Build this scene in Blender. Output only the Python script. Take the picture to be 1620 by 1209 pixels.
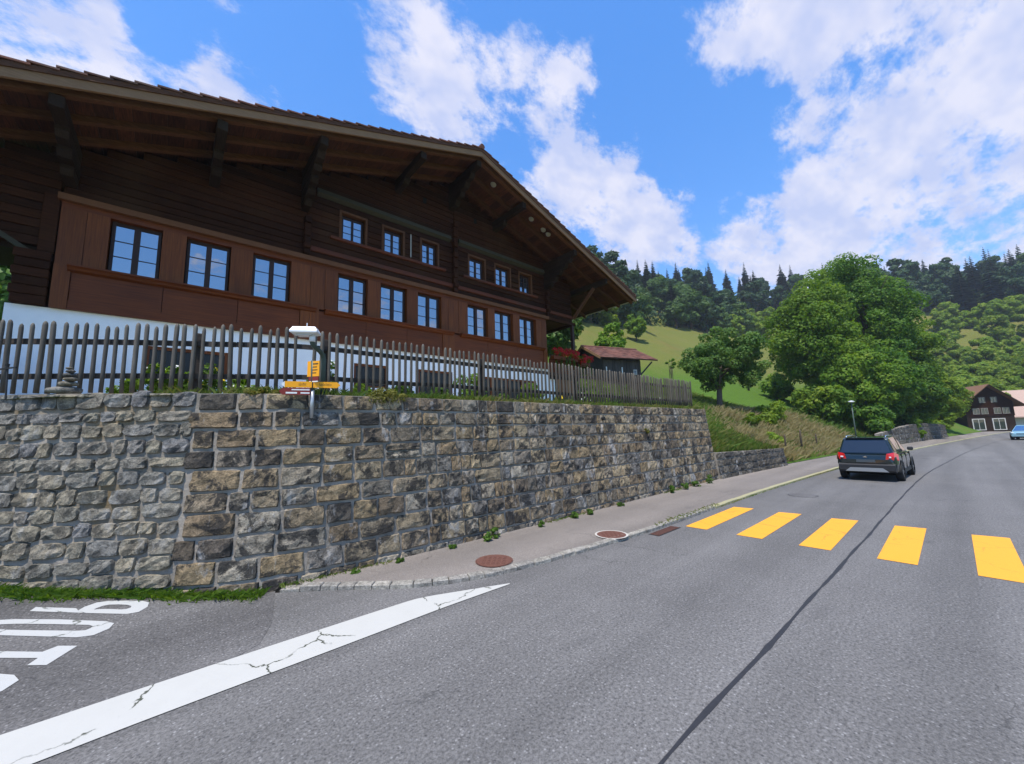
import bpy, bmesh, math, random
import numpy as np
from mathutils import Vector, Matrix, Euler

for _o in list(bpy.data.objects):
    bpy.data.objects.remove(_o, do_unlink=True)
SC = bpy.context.scene
COL = SC.collection

# ------------------------------------------------------------------ camera
CAM_H = 2.2
_cam = bpy.data.cameras.new('camera')
_cam.sensor_width = 36.0; _cam.sensor_fit = 'HORIZONTAL'
_cam.lens = 610.0 / 1620.0 * 36.0
_cam.clip_start = 0.05; _cam.clip_end = 3000
cam = bpy.data.objects.new('camera', _cam); COL.objects.link(cam)
_RT = Vector((0.75096, -0.65968, -0.02973)); _DN = Vector((0.06411, 0.11764, -0.99099)); _FW = Vector((0.65723, 0.74229, 0.13063))
cam.matrix_world = Matrix(((_RT.x, -_DN.x, -_FW.x, 0), (_RT.y, -_DN.y, -_FW.y, 0), (_RT.z, -_DN.z, -_FW.z, CAM_H), (0, 0, 0, 1)))
SC.camera = cam

# ------------------------------------------------------------------ light
SUN_DIR = Vector((-0.36, -0.15, 0.92)).normalized()        # towards the sun
_sl = bpy.data.lights.new('sun', 'SUN'); _sl.energy = 3.9; _sl.angle = math.radians(0.55); _sl.color = (1.0, 0.95, 0.87)
sun = bpy.data.objects.new('sun', _sl); COL.objects.link(sun)
sun.rotation_euler = SUN_DIR.to_track_quat('Z', 'Y').to_euler(); sun.location = (0, 0, 60)
SC.view_settings.view_transform = 'Standard'; SC.view_settings.look = 'None'
SC.view_settings.exposure = 0.6; SC.view_settings.gamma = 1.0
SC.view_settings.use_curve_mapping = False
SC.cycles.max_bounces = 5; SC.cycles.diffuse_bounces = 3; SC.cycles.glossy_bounces = 2; SC.cycles.transmission_bounces = 2; SC.cycles.transparent_max_bounces = 4; SC.cycles.caustics_reflective = False; SC.cycles.caustics_refractive = False

W = bpy.data.worlds.new('World'); SC.world = W; W.use_nodes = True
def build_world():
    nt = W.node_tree; nt.nodes.clear(); N = nt.nodes.new; L = nt.links.new
    out = N('ShaderNodeOutputWorld'); bg = N('ShaderNodeBackground'); bg.inputs['Strength'].default_value = 0.15
    L(bg.outputs[0], out.inputs['Surface'])
    sky = N('ShaderNodeTexSky'); sky.sky_type = 'NISHITA'; sky.sun_disc = False
    sky.sun_elevation = math.asin(SUN_DIR.z); sky.sun_rotation = math.atan2(SUN_DIR.x, SUN_DIR.y)
    sky.altitude = 700; sky.air_density = 1.0; sky.dust_density = 0.35; sky.ozone_density = 2.2
    hs = N('ShaderNodeHueSaturation'); hs.inputs['Hue'].default_value = 0.512; hs.inputs['Saturation'].default_value = 1.74; hs.inputs['Value'].default_value = 2.15
    gm = N('ShaderNodeGamma'); gm.inputs['Gamma'].default_value = 0.62; L(sky.outputs[0], gm.inputs['Color']); L(gm.outputs[0], hs.inputs['Color'])
    tc = N('ShaderNodeTexCoord')
    sep = N('ShaderNodeSeparateXYZ'); L(tc.outputs['Generated'], sep.inputs[0])
    def m(op, a, b=None, c=None, clamp=False):
        n = N('ShaderNodeMath'); n.operation = op; n.use_clamp = clamp
        for i, v in enumerate((a, b, c)):
            if v is None: continue
            if isinstance(v, (int, float)): n.inputs[i].default_value = v
            else: L(v, n.inputs[i])
        return n.outputs[0]
    zz = m('ADD', m('MAXIMUM', sep.outputs['Z'], 0.0), 0.32)
    cx = m('DIVIDE', sep.outputs['X'], zz); cy = m('DIVIDE', sep.outputs['Y'], zz)
    comb = N('ShaderNodeCombineXYZ'); L(cx, comb.inputs[0]); L(cy, comb.inputs[1])
    def noise(scale, detail, rough, dist, off, vec=comb.outputs[0]):
        mp = N('ShaderNodeMapping'); mp.inputs['Location'].default_value = off
        mp.inputs['Rotation'].default_value = (0, 0, 0.5); mp.inputs['Scale'].default_value = (1.0, 1.45, 1)
        L(vec, mp.inputs[0])
        n = N('ShaderNodeTexNoise'); n.noise_dimensions = '2D'; n.inputs['Scale'].default_value = scale; n.inputs['Detail'].default_value = detail
        n.inputs['Roughness'].default_value = rough; n.inputs['Distortion'].default_value = dist
        L(mp.outputs[0], n.inputs['Vector']); return n.outputs['Fac']
    big = noise(1.6, 1, 0.5, 0.0, (3.1, 1.7, 0)); fine = noise(4.6, 7, 0.68, 0.0, (0.4, 7.3, 0)); wisp = noise(15.0, 4, 0.7, 0.0, (5.0, 2.2, 0))
    base = m('ADD', m('MULTIPLY', big, 0.40), m('MULTIPLY', fine, 1.25))
    base = m('ADD', base, m('MULTIPLY', wisp, 0.30))
    # cloud masses (direction, angular radius in degrees, weight)
    blobs = [((-.172, .795, .581), 10, .20), ((.017, .764, .645), 6.5, .30),
             ((.282, .594, .754), 6.0, .26), ((.355, .629, .692), 6, .26), ((.443, .62, .648), 4.5, .22),
             ((.535, .442, .72), 6, .24), ((.622, .435, .652), 5.5, .26), ((.618, .546, .565), 4.5, .26),
             ((.74, .412, .531), 6, .24), ((.824, .328, .462), 5.5, .34), ((.739, .502, .448), 6.5, .34),
             ((.706, .156, .69), 8, .24), ((.76, .10, .645), 7, .2), ((.857, -.023, .514), 16, .24), 
             ((.902, .115, .417), 8, .30), ((.932, -.077, .354), 7, .14), ((.888, .257, .38), 2.6, .2), ((.83, -.02, .56), 19, .10),
             ((.156, .691, .706), 8, -.30), ((.729, .284, .623), 8.5, -.26), ((.793, .255, .554), 6, -.34), ((.86, .235, .449), 4.8, -.42), 
             ((.606, .314, .731), 7, -.22), 
             ((-0.050, 0.744, 0.666), 2.6, -0.34), ((-0.054, 0.784, 0.618), 2.4, -0.3), ((0.794, 0.026, 0.607), 3.0, -0.16), ((0.914, 0.015, 0.406), 5, -0.16), ((0.940, -0.055, 0.336), 5, -0.12), ((0.822, 0.059, 0.566), 3, -0.14), ((0.773, 0.149, 0.616), 3.5, -0.2), ((0.834, -0.042, 0.550), 3, -0.1)]
    acc = base
    for d, r, w in blobs:
        v = Vector(d).normalized()
        dp = N('ShaderNodeVectorMath'); dp.operation = 'DOT_PRODUCT'; L(tc.outputs['Generated'], dp.inputs[0]); dp.inputs[1].default_value = v
        c0, c1 = math.cos(math.radians(r * 1.5)), math.cos(math.radians(r * .3))
        t = m('MULTIPLY_ADD', dp.outputs['Value'], 1 / (c1 - c0), -c0 / (c1 - c0), clamp=True)
        acc = m('MULTIPLY_ADD', t, w, acc)
    mk = N('ShaderNodeMapRange'); mk.interpolation_type = 'SMOOTHSTEP'
    mk.inputs['From Min'].default_value = 1.055; mk.inputs['From Max'].default_value = 1.36
    L(acc, mk.inputs['Value'])
    mask = m('MULTIPLY', mk.outputs[0], 0.96)
    # cloud colour: bright, with faint lilac grey in the thick parts
    shd = noise(7.0, 3, 0.6, 0.0, (1.3, 4.1, 0))
    cr = N('ShaderNodeValToRGB'); cr.color_ramp.elements[0].position = .35; cr.color_ramp.elements[0].color = (2.6, 2.9, 4.1, 1)
    cr.color_ramp.elements[1].position = .66; cr.color_ramp.elements[1].color = (3.75, 3.75, 4.35, 1)
    L(shd, cr.inputs[0])
    mix = N('ShaderNodeMix'); mix.data_type = 'RGBA'; mix.clamp_factor = True
    L(mask, mix.inputs['Factor']); L(hs.outputs[0], mix.inputs['A']); L(cr.outputs[0], mix.inputs['B'])
    L(mix.outputs['Result'], bg.inputs['Color'])
build_world()
# ------------------------------------------------------------------ geometry of the place
# world: X along the road (away, to the right), Y towards the house, Z up, metres
def poly_resample(pts, step):
    pts = np.array(pts, float)
    out = []
    n = len(pts)
    for i in range(n - 1):
        p0 = pts[max(i - 1, 0)]; p1 = pts[i]; p2 = pts[i + 1]; p3 = pts[min(i + 2, n - 1)]
        L = np.linalg.norm(p2 - p1); k = max(2, int(L / (step * 0.4)))
        m1 = (p2 - p0) / 2; m2 = (p3 - p1) / 2
        if i == 0: m1 = p2 - p1
        if i == n - 2: m2 = p2 - p1
        l0 = np.linalg.norm(m1); l2 = np.linalg.norm(m2)
        m1 = m1 / max(l0, 1e-9) * L; m2 = m2 / max(l2, 1e-9) * L
        for j in range(k):
            t = j / k; t2 = t * t; t3 = t2 * t
            out.append((2*t3-3*t2+1)*p1 + (t3-2*t2+t)*m1 + (-2*t3+3*t2)*p2 + (t3-t2)*m2)
    out.append(pts[-1]); out = np.array(out)
    d = np.r_[0, np.cumsum(np.linalg.norm(np.diff(out, axis=0), axis=1))]
    m = max(2, int(round(d[-1] / step)))
    s = np.linspace(0, d[-1], m + 1)
    return np.c_[np.interp(s, d, out[:, 0]), np.interp(s, d, out[:, 1])]

class Path:
    def __init__(self, pts, step=0.05):
        self.p = poly_resample(pts, step)
        self.d = np.r_[0, np.cumsum(np.linalg.norm(np.diff(self.p, axis=0), axis=1))]
        self.L = self.d[-1]
        t = np.gradient(self.p, axis=0); t /= np.linalg.norm(t, axis=1)[:, None]
        self.t = t
    def at(self, s):
        return np.array([np.interp(s, self.d, self.p[:, 0]), np.interp(s, self.d, self.p[:, 1])])
    def tan(self, s):
        v = np.array([np.interp(s, self.d, self.t[:, 0]), np.interp(s, self.d, self.t[:, 1])])
        return v / np.linalg.norm(v)
    def nor(self, s):           # to the left of the direction of travel: into the hill
        t = self.tan(s); return np.array([-t[1], t[0]])
    def s_of_x(self, x):
        i = int(np.argmin(np.abs(self.p[:, 0] - x))); return self.d[i]

WALL_BASE = Path([(-4.3, 11.7), (-3, 10.25), (-1.58, 8.72), (-.65, 8.02), (.0, 7.55), (.4, 7.3), (.8, 7.05), (1.3, 6.86), (2.0, 6.74), (4, 6.66), (10, 6.62), (17, 6.6)])
KERB = Path([(1.25, 6.82), (1.6, 6.55), (2.16, 6.04), (2.63, 5.6), (3.16, 5.26), (3.61, 5.07), (4.11, 4.94), (4.72, 4.84), (5.46, 4.75), (6.3, 4.67), (7.2, 4.6), (8.7, 4.54), (11.8, 4.5), (16.35, 4.36), (21.9, 4.08), (26, 3.8), (33, 3.15), (42.5, 2.2), (53, .9), (66, -.8), (81, -2.9), (98, -5.6), (112, -9), (122, -16), (128, -28)], 0.2)
WALL_H = 2.96
BATTER = 0.10
def side_z(x, y):               # the side road climbs a little away from the junction
    d = (x - .6) * -.6 + (y - 6.6) * .8
    return 0.1 * max(0.0, d) if x < 1.2 else 0.0
FOOT = Path([(-30, 40), (-14, 22.5), (-4.3, 11.95), (-3, 10.5), (-1.58, 8.98), (-.65, 8.32), (.0, 7.9), (.4, 7.7), (.8, 7.5), (1.3, 7.35), (2.0, 7.3), (4, 7.2), (10, 7.1), (16.8, 7.0), (17.6, 6.85), (24.6, 6.25), (33, 5.5), (42.5, 4.6), (53, 3.3), (66, 1.7), (81, -.4), (98, -2.6), (112, -5), (126, -14), (134, -30), (138, -60), (140, -140)], 0.5)
_US = FOOT.s_of_x(-1.6); _S17 = FOOT.s_of_x(17.0); _S25 = FOOT.s_of_x(24.6)
U_PR = [0, 1.0, 2.5, 6, 12, 20, 35, 60, 90, 120, 160, 220, 420]
Z_BANK = [.10, .6, 1.5, 3.3, 5.7, 9.0, 17, 32, 52, 72, 92, 105, 110]
Z_LOW0 = [1.08, 2.0, 2.9, 4.0, 6.0, 9.2, 17, 32, 52, 72, 92, 105, 110]
Z_LOW1 = [.86, 1.3, 2.1, 3.6, 5.8, 9.0, 17, 32, 52, 72, 92, 105, 110]
Z_GARD = [2.93, 2.93, 2.94, 3.0, 3.3, 5.5, 10, 18, 28, 38, 48, 56, 60]
Z_FAR = [.10, .35, .8, 2.0, 4.0, 7.0, 14, 27, 45, 62, 75, 82, 84]
def terr_su(s, u):
    a = np.interp(u, U_PR, Z_GARD); b = np.interp(u, U_PR, Z_LOW0); c = np.interp(u, U_PR, Z_LOW1); e = np.interp(u, U_PR, Z_BANK); f = np.interp(u, U_PR, Z_FAR)
    if s < _S17 - .3: z = a
    elif s < _S17 + .15: w = (s - _S17 + .3) / .45; z = a * (1 - w) + b * w
    elif s < _S25: w = (s - _S17 - .15) / (_S25 - _S17 - .15); z = b * (1 - w) + c * w
    elif s < _S25 + .4: w = (s - _S25) / .4; z = c * (1 - w) + e * w
    else:
        w = min(1, max(0, (s - _S25 - 86) / 26.)); z = e * (1 - w) + f * w
    if u > 30: z *= 1 - .17 * min(1, max(0, (s - _S25 - 112) / 20)) * min(1, (u - 30) / 60)
    if u > 3:
        k = min(1, (u - 3) / 30)
        z = z + k * (0.5 * math.sin(s * .11 + u * .05) + .35 * math.sin(s * .23 - u * .17)) * (1 + u * .012)
    return z
def su_point(s, u):
    p = FOOT.at(s) + FOOT.nor(s) * u
    return np.array([p[0], p[1], terr_su(s, u)])
_fp = FOOT.p[::4]; _fd = FOOT.d[::4]
def terrain_z(x, y):
    q = np.array([x, y]); dd = np.linalg.norm(_fp - q, axis=1)
    i = int(np.argmin(dd)); s = _fd[i]
    n = FOOT.nor(s); u = float((q - FOOT.at(s)) @ n)
    t = FOOT.tan(s); s = s + float((q - FOOT.at(s)) @ t) * (1.0 if u < 5 else 0)
    if u < 0: return 0.0
    return terr_su(s, u)
# ------------------------------------------------------------------ materials
def new_mat(name):
    m = bpy.data.materials.new(name); m.use_nodes = True
    nt = m.node_tree; nt.nodes.clear()
    out = nt.nodes.new('ShaderNodeOutputMaterial'); p = nt.nodes.new('ShaderNodeBsdfPrincipled')
    nt.links.new(p.outputs[0], out.inputs['Surface'])
    return m, nt, p, out
class NB:
    def __init__(s, nt): s.nt = nt
    def n(s, t, **k):
        x = s.nt.nodes.new(t)
        for a, b in k.items(): setattr(x, a, b)
        return x
    def link(s, a, b): s.nt.links.new(a, b)
    def val(s, inp, v):
        if hasattr(v, 'is_linked') or isinstance(v, bpy.types.NodeSocket): s.link(v, inp)
        else: inp.default_value = v
    def coord(s, scale=(1, 1, 1), rot=(0, 0, 0), which='Object'):
        tc = s.n('ShaderNodeTexCoord'); mp = s.n('ShaderNodeMapping')
        mp.inputs['Scale'].default_value = scale; mp.inputs['Rotation'].default_value = rot
        s.link(tc.outputs[which], mp.inputs[0]); return mp.outputs[0]
    def noise(s, vec, scale, detail=4, rough=.55, dist=0):
        n = s.n('ShaderNodeTexNoise'); n.inputs['Scale'].default_value = scale; n.inputs['Detail'].default_value = detail
        n.inputs['Roughness'].default_value = rough; n.inputs['Distortion'].default_value = dist
        s.link(vec, n.inputs['Vector']); return n.outputs['Fac']
    def voro(s, vec, scale, feature='F1', out='Distance'):
        n = s.n('ShaderNodeTexVoronoi'); n.feature = feature; n.inputs['Scale'].default_value = scale
        s.link(vec, n.inputs['Vector']); return n.outputs[out]
    def ramp(s, fac, stops, interp='LINEAR'):
        n = s.n('ShaderNodeValToRGB'); r = n.color_ramp; r.interpolation = interp
        while len(r.elements) < len(stops): r.elements.new(0.5)
        for e, (p, c) in zip(r.elements, stops):
            e.position = p; e.color = (c, c, c, 1) if isinstance(c, (int, float)) else (*c[:3], 1)
        s.link(fac, n.inputs[0]); return n.outputs[0]
    def mix(s, fac, a, b, mode='MIX'):
        n = s.n('ShaderNodeMix'); n.data_type = 'RGBA'; n.blend_type = mode
        s.val(n.inputs['Factor'], fac)
        for k, v in (('A', a), ('B', b)):
            if isinstance(v, bpy.types.NodeSocket): s.link(v, n.inputs[k])
            else: n.inputs[k].default_value = (*v[:3], 1) if not isinstance(v, (int, float)) else (v, v, v, 1)
        return n.outputs['Result']
    def math(s, op, a, b=0.0, clamp=False):
        n = s.n('ShaderNodeMath'); n.operation = op; n.use_clamp = clamp
        s.val(n.inputs[0], a); s.val(n.inputs[1], b); return n.outputs[0]
    def bump(s, h, strength, dist=.02):
        n = s.n('ShaderNodeBump'); n.inputs['Strength'].default_value = strength; n.inputs['Distance'].default_value = dist
        s.link(h, n.inputs['Height']); return n.outputs[0]
    def rnd(s): return s.n('ShaderNodeObjectInfo').outputs['Random']
    def island(s): return s.n('ShaderNodeNewGeometry').outputs['Random Per Island']

MAT = {}
def simple(name, col, rough=.7, metallic=0., var=.12, scale=8., bump=0., spec=.35, coat=0.):
    m, nt, p, out = new_mat(name); b = NB(nt)
    v = b.coord(); n = b.noise(v, scale, 5)
    c = b.mix(n, [x * (1 - var) for x in col], [min(1, x * (1 + var)) for x in col])
    b.link(c, p.inputs['Base Color']); p.inputs['Roughness'].default_value = rough; p.inputs['Metallic'].default_value = metallic
    p.inputs['Specular IOR Level'].default_value = spec
    if coat: p.inputs['Coat Weight'].default_value = coat; p.inputs['Coat Roughness'].default_value = .05
    if bump: b.link(b.bump(n, bump), p.inputs['Normal'])
    MAT[name] = m; return m
def wood(name, c0, c1, grain=(1, 18, 18), rough=.7, bump=.3, rnd=.25, spec=.25, weather=None, gscale=3.):
    m, nt, p, out = new_mat(name); b = NB(nt)
    v = b.coord(scale=grain); n = b.noise(v, gscale, 6, .65, .4)
    v2 = b.coord(); n2 = b.noise(v2, 1.3, 3)
    c = b.mix(b.ramp(n, [(.25, 0), (.75, 1)]), c0, c1)
    c = b.mix(b.math('MULTIPLY', n2, .45), c, [x * .45 for x in c0])
    if weather:
        n3 = b.noise(v2, .8, 5, .6); c = b.mix(b.ramp(n3, [(.5, 0), (.72, .75)]), c, weather)
    r = b.math('MULTIPLY_ADD', b.rnd(), rnd); r.node.inputs[2].default_value = 1 - rnd * .5
    hsv = b.n('ShaderNodeHueSaturation'); b.link(c, hsv.inputs['Color']); b.link(r, hsv.inputs['Value'])
    b.link(hsv.outputs[0], p.inputs['Base Color']); p.inputs['Roughness'].default_value = rough
    p.inputs['Specular IOR Level'].default_value = spec
    b.link(b.bump(n, bump, .01), p.inputs['Normal'])
    MAT[name] = m; return m
def leafmat(name, cols, trans=.35, rough=.55, island=True, obj=.3):
    m, nt, p, out = new_mat(name); b = NB(nt)
    f = b.island() if island else b.noise(b.coord(), 3.)
    tc = b.n('ShaderNodeTexCoord')
    big = b.noise(tc.outputs['Object'], .55, 2)
    f2 = b.math('ADD', b.math('MULTIPLY', f, .55), b.math('MULTIPLY', b.ramp(big, [(.3, 0), (.7, 1)]), .45))
    k = len(cols); c = b.ramp(f2, [(i / (k - 1), x) for i, x in enumerate(cols)])
    r = b.math('MULTIPLY_ADD', b.rnd(), obj); r.node.inputs[2].default_value = 1 - obj * .5
    hsv = b.n('ShaderNodeHueSaturation'); b.link(c, hsv.inputs['Color']); b.link(r, hsv.inputs['Value'])
    b.link(hsv.outputs[0], p.inputs['Base Color']); p.inputs['Roughness'].default_value = rough
    p.inputs['Specular IOR Level'].default_value = .25
    tr = b.n('ShaderNodeBsdfTranslucent'); tcol = b.mix(1.0, hsv.outputs[0], (1.25, 1.2, .55), 'MULTIPLY'); b.link(tcol, tr.inputs['Color'])
    mx = b.n('ShaderNodeMixShader'); mx.inputs[0].default_value = trans
    b.link(p.outputs[0], mx.inputs[1]); b.link(tr.outputs[0], mx.inputs[2]); b.link(mx.outputs[0], out.inputs['Surface'])
    MAT[name] = m; return m

def make_asphalt(name, c0, c1, grain=1., patch=.25):
    m, nt, p, out = new_mat(name); b = NB(nt)
    v = b.coord()
    n = b.noise(v, 36 * grain, 5, .8); big = b.noise(v, .55, 4, .6); mid = b.noise(v, 5, 5, .65)
    c = b.mix(b.ramp(n, [(.36, 0), (.64, 1)]), c0, c1)
    vo = b.voro(v, 34 * grain); vc = b.n('ShaderNodeTexVoronoi'); vc.inputs['Scale'].default_value = 34 * grain; b.link(v, vc.inputs['Vector'])
    sp = b.ramp(vo, [(.20, 1), (.38, 0)]); sepc = b.n('ShaderNodeSeparateColor'); b.link(vc.outputs['Color'], sepc.inputs[0])
    pick = b.ramp(sepc.outputs[0], [(.62, 0), (.74, 1)])
    c = b.mix(b.math('MULTIPLY', b.math('MULTIPLY', sp, pick), .6), c, (.33, .32, .31))
    pick2 = b.ramp(sepc.outputs[1], [(.6, 0), (.7, 1)])
    c = b.mix(b.math('MULTIPLY', b.math('MULTIPLY', sp, pick2), .5), c, (.035, .035, .038))
    w = b.mix(big, 1 - patch, 1 + patch); c = b.mix(1., c, w, 'MULTIPLY')
    w = b.mix(mid, .92, 1.08); c = b.mix(1., c, w, 'MULTIPLY')
    # tyre-polished lanes and stains drawn out along the road
    lane = b.noise(b.coord(scale=(.035, .9, 1)), 1.0, 3, .5); c = b.mix(1., c, b.mix(b.ramp(lane, [(.35, 0), (.65, 1)]), .80, 1.14), 'MULTIPLY')
    stn = b.noise(b.coord(scale=(.35, 1, 1)), 1.1, 6, .65); c = b.mix(b.math('MULTIPLY', b.ramp(stn, [(.60, 0), (.72, 1)]), .35), c, (.045, .044, .045))
    # hairline cracks
    nz = b.noise(v, 1.2, 4); vv = b.n('ShaderNodeVectorMath'); vv.operation = 'ADD'
    cmb = b.n('ShaderNodeCombineXYZ'); b.link(nz, cmb.inputs[0]); b.link(b.noise(v, 1.7, 4), cmb.inputs[1]); b.link(v, vv.inputs[0]); b.link(cmb.outputs[0], vv.inputs[1])
    ve = b.voro(vv.outputs[0], .42, 'DISTANCE_TO_EDGE')
    msk = b.math('MULTIPLY', b.ramp(ve, [(.0, 1), (.005, 0)]), b.ramp(b.noise(v, .35, 2), [(.5, 0), (.6, .55)]))
    c = b.mix(msk, c, (.03, .03, .03))
    b.link(c, p.inputs['Base Color']); p.inputs['Roughness'].default_value = .82; p.inputs['Specular IOR Level'].default_value = .3
    b.link(b.bump(b.math('ADD', n, b.math('MULTIPLY', sp, .6)), .45, .006), p.inputs['Normal'])
    MAT[name] = m; return m
make_asphalt('asphalt', (.072, .069, .066), (.205, .196, .186))
make_asphalt('asphalt_side', (.062, .059, .057), (.165, .157, .15), patch=.45)
make_asphalt('asphalt_pave', (.15, .13, .112), (.255, .222, .192), grain=1.3, patch=.18)
simple('tar', (.03, .03, .033), .55, scale=20, var=.3, bump=.2)

def paint(name, col, crack=.0, wear=.25, under=(.09, .088, .09)):
    m, nt, p, out = new_mat(name); b = NB(nt); v = b.coord()
    n = b.noise(v, 60, 4, .7); n2 = b.noise(v, 3.5, 5, .7)
    c = b.mix(n2, [x * .9 for x in col], col)
    c = b.mix(b.math('MULTIPLY', b.ramp(n, [(.28, 1), (.36, 0)]), wear), c, under)
    if crack:
        cmb = b.n('ShaderNodeCombineXYZ'); b.link(b.noise(v, 2.2, 5, .65), cmb.inputs[0]); b.link(b.noise(v, 2.9, 5, .65), cmb.inputs[1])
        vv = b.n('ShaderNodeVectorMath'); vv.operation = 'ADD'; sc_ = b.n('ShaderNodeVectorMath'); sc_.operation = 'SCALE'; sc_.inputs['Scale'].default_value = .4; b.link(cmb.outputs[0], sc_.inputs[0]); b.link(v, vv.inputs[0]); b.link(sc_.outputs[0], vv.inputs[1])
        ve = b.voro(vv.outputs[0], 1.2, 'DISTANCE_TO_EDGE')
        k = b.math('MULTIPLY', b.ramp(ve, [(.006, 1), (.014, 0)]), b.ramp(b.noise(v, 1.9, 3), [(.44, 0), (.52, 1)]))
        c = b.mix(b.math('MULTIPLY', k, crack), c, (.055, .06, .04))
    b.link(c, p.inputs['Base Color']); p.inputs['Roughness'].default_value = .6
    b.link(b.bump(n, .25, .004), p.inputs['Normal']); MAT[name] = m
paint('paint_white', (.50, .49, .45), crack=1.0, wear=.3)
paint('paint_letter', (.48, .48, .46), crack=.8, wear=.6)
paint('paint_yellow', (.86, .37, .02), crack=.35, wear=.55)

def stone_mat(name, cols, lich=.5, scale=1., crust=.88, bmp=.04):
    m, nt, p, out = new_mat(name); b = NB(nt); v = b.coord()
    f = b.math('FRACT', b.math('ADD', b.rnd(), b.island()))
    k = len(cols); c = b.ramp(f, [(i / (k - 1), x) for i, x in enumerate(cols)])
    n = b.noise(v, 9 * scale, 8, .68, .3); n2 = b.noise(v, 38 * scale, 6, .7)
    c = b.mix(1., c, b.mix(b.ramp(n, [(.3, 0), (.7, 1)]), .45, 1.4), 'MULTIPLY')
    c = b.mix(1., c, b.mix(b.ramp(n2, [(.3, 0), (.7, 1)]), .55, 1.4), 'MULTIPLY')
    blk = b.noise(v, 3.2, 7, .72, .5)                       # black crust
    c = b.mix(b.math('MULTIPLY', b.ramp(blk, [(.50, 0), (.565, 1)]), crust), c, (.028, .027, .026))
    wht = b.noise(b.coord(scale=(1, 1, .45)), 2.6, 7, .7, .4)
    c = b.mix(b.math('MULTIPLY', b.ramp(wht, [(.57, 0), (.66, 1)]), lich), c, (.50, .49, .47))
    b.link(c, p.inputs['Base Color']); p.inputs['Roughness'].default_value = .88; p.inputs['Specular IOR Level'].default_value = .2
    h = b.math('ADD', b.math('MULTIPLY', n, 1.0), b.math('MULTIPLY', n2, .35))
    b.link(b.bump(h, 1.0, bmp), p.inputs['Normal']); MAT[name] = m
stone_mat('stone', [(.22, .168, .10), (.30, .22, .125), (.165, .135, .098), (.35, .275, .17), (.175, .165, .15), (.27, .20, .118), (.34, .295, .225), (.075, .064, .052), (.25, .18, .105), (.12, .10, .08)])
stone_mat('stone_rubble', [(.235, .212, .17), (.285, .245, .175), (.195, .185, .165), (.25, .225, .17), (.295, .25, .175), (.19, .183, .175), (.26, .235, .185)], lich=.3, crust=.55)
stone_mat('stone_dark', [(.09, .078, .062), (.13, .112, .085), (.075, .068, .058), (.17, .148, .115)], lich=.6, crust=.6)
stone_mat('kerbstone', [(.30, .28, .24), (.26, .24, .21), (.34, .315, .265), (.23, .22, .20)], lich=.1, crust=.15, bmp=.02)
def mortar_mat():
    m, nt, p, out = new_mat('mortar'); b = NB(nt); v = b.coord()
    n = b.noise(v, 22, 6, .65); n2 = b.noise(v, 1.4, 5, .6)
    c = b.mix(n, (.23, .20, .165), (.36, .32, .27)); c = b.mix(b.ramp(n2, [(.42, 0), (.66, .8)]), c, (.10, .092, .075))
    sx = b.n('ShaderNodeSeparateXYZ'); b.link(v, sx.inputs[0])
    lf = b.ramp(sx.outputs[0], [(.0, 1), (.01, 1)])
    moss = b.math('MULTIPLY', b.ramp(b.noise(v, 1.1, 4), [(.5, 0), (.62, .7)]), b.math('LESS_THAN', sx.outputs[0], .1))
    c = b.mix(moss, c, (.15, .095, .03))
    b.link(c, p.inputs['Base Color']); p.inputs['Roughness'].default_value = .95; b.link(b.bump(n, .8, .02), p.inputs['Normal']); MAT['mortar'] = m
mortar_mat()

wood('wood_panel', (.075, .017, .004), (.28, .078, .012), grain=(14, 14, .5), rnd=.3, bump=.4, rough=.55)
wood('wood_panel_h', (.065, .014, .004), (.24, .060, .010), grain=(.5, 14, 14), rnd=.25, bump=.4, rough=.55)
wood('wood_band', (.13, .05, .02), (.21, .085, .036), grain=(1.2, 14, 14), rnd=.1, bump=.2)
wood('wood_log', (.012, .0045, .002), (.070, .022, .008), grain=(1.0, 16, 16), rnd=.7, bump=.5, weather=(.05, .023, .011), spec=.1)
wood('wood_log_red', (.09, .022, .010), (.15, .042, .018), grain=(1.0, 16, 16), rnd=.3, bump=.4, weather=(.05, .028, .02))
wood('wood_old', (.014, .008, .005), (.042, .025, .015), grain=(16, 1.2, 16), rnd=.4, bump=.5, weather=(.038, .028, .018), spec=.1)
wood('wood_green', (.035, .032, .02), (.075, .065, .04), grain=(1.2, 14, 14), rnd=.2, bump=.4)
wood('wood_soffit', (.016, .0055, .0025), (.135, .043, .015), grain=(14, 1., 14), rnd=.7, bump=.3)
wood('wood_rafter', (.06, .023, .009), (.18, .072, .029), grain=(1.4, 14, 10), rnd=.4, bump=.3)
wood('wood_fascia', (.20, .105, .05), (.33, .19, .10), grain=(1.0, 14, 14), rnd=.15, bump=.2, weather=(.22, .12, .06))
wood('wood_picket', (.066, .057, .046), (.165, .146, .12), grain=(16, 16, 1.6), rnd=.55, bump=.5, weather=(.12, .115, .085))
wood('wood_rail', (.045, .036, .03), (.10, .082, .07), grain=(1, 12, 12), rnd=.3, bump=.4)
wood('wood_frame', (.03, .014, .011), (.06, .028, .02), grain=(8, 8, 8), rnd=.2, bump=.1, rough=.5)
wood('wood_barn', (.035, .030, .027), (.085, .072, .062), grain=(9, 9, 1.), rnd=.5, bump=.5)
wood('wood_post', (.06, .045, .03), (.12, .09, .065), grain=(12, 12, 1.5), rnd=.4, bump=.5)
wood('wood_warm', (.26, .125, .05), (.42, .22, .10), grain=(14, 14, 1.4), rnd=.4, bump=.2)
simple('bark', (.085, .065, .05), .9, scale=14, var=.5, bump=.9)
simple('plaster', (.86, .86, .85), .85, scale=6, var=.05, bump=.15)
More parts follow.
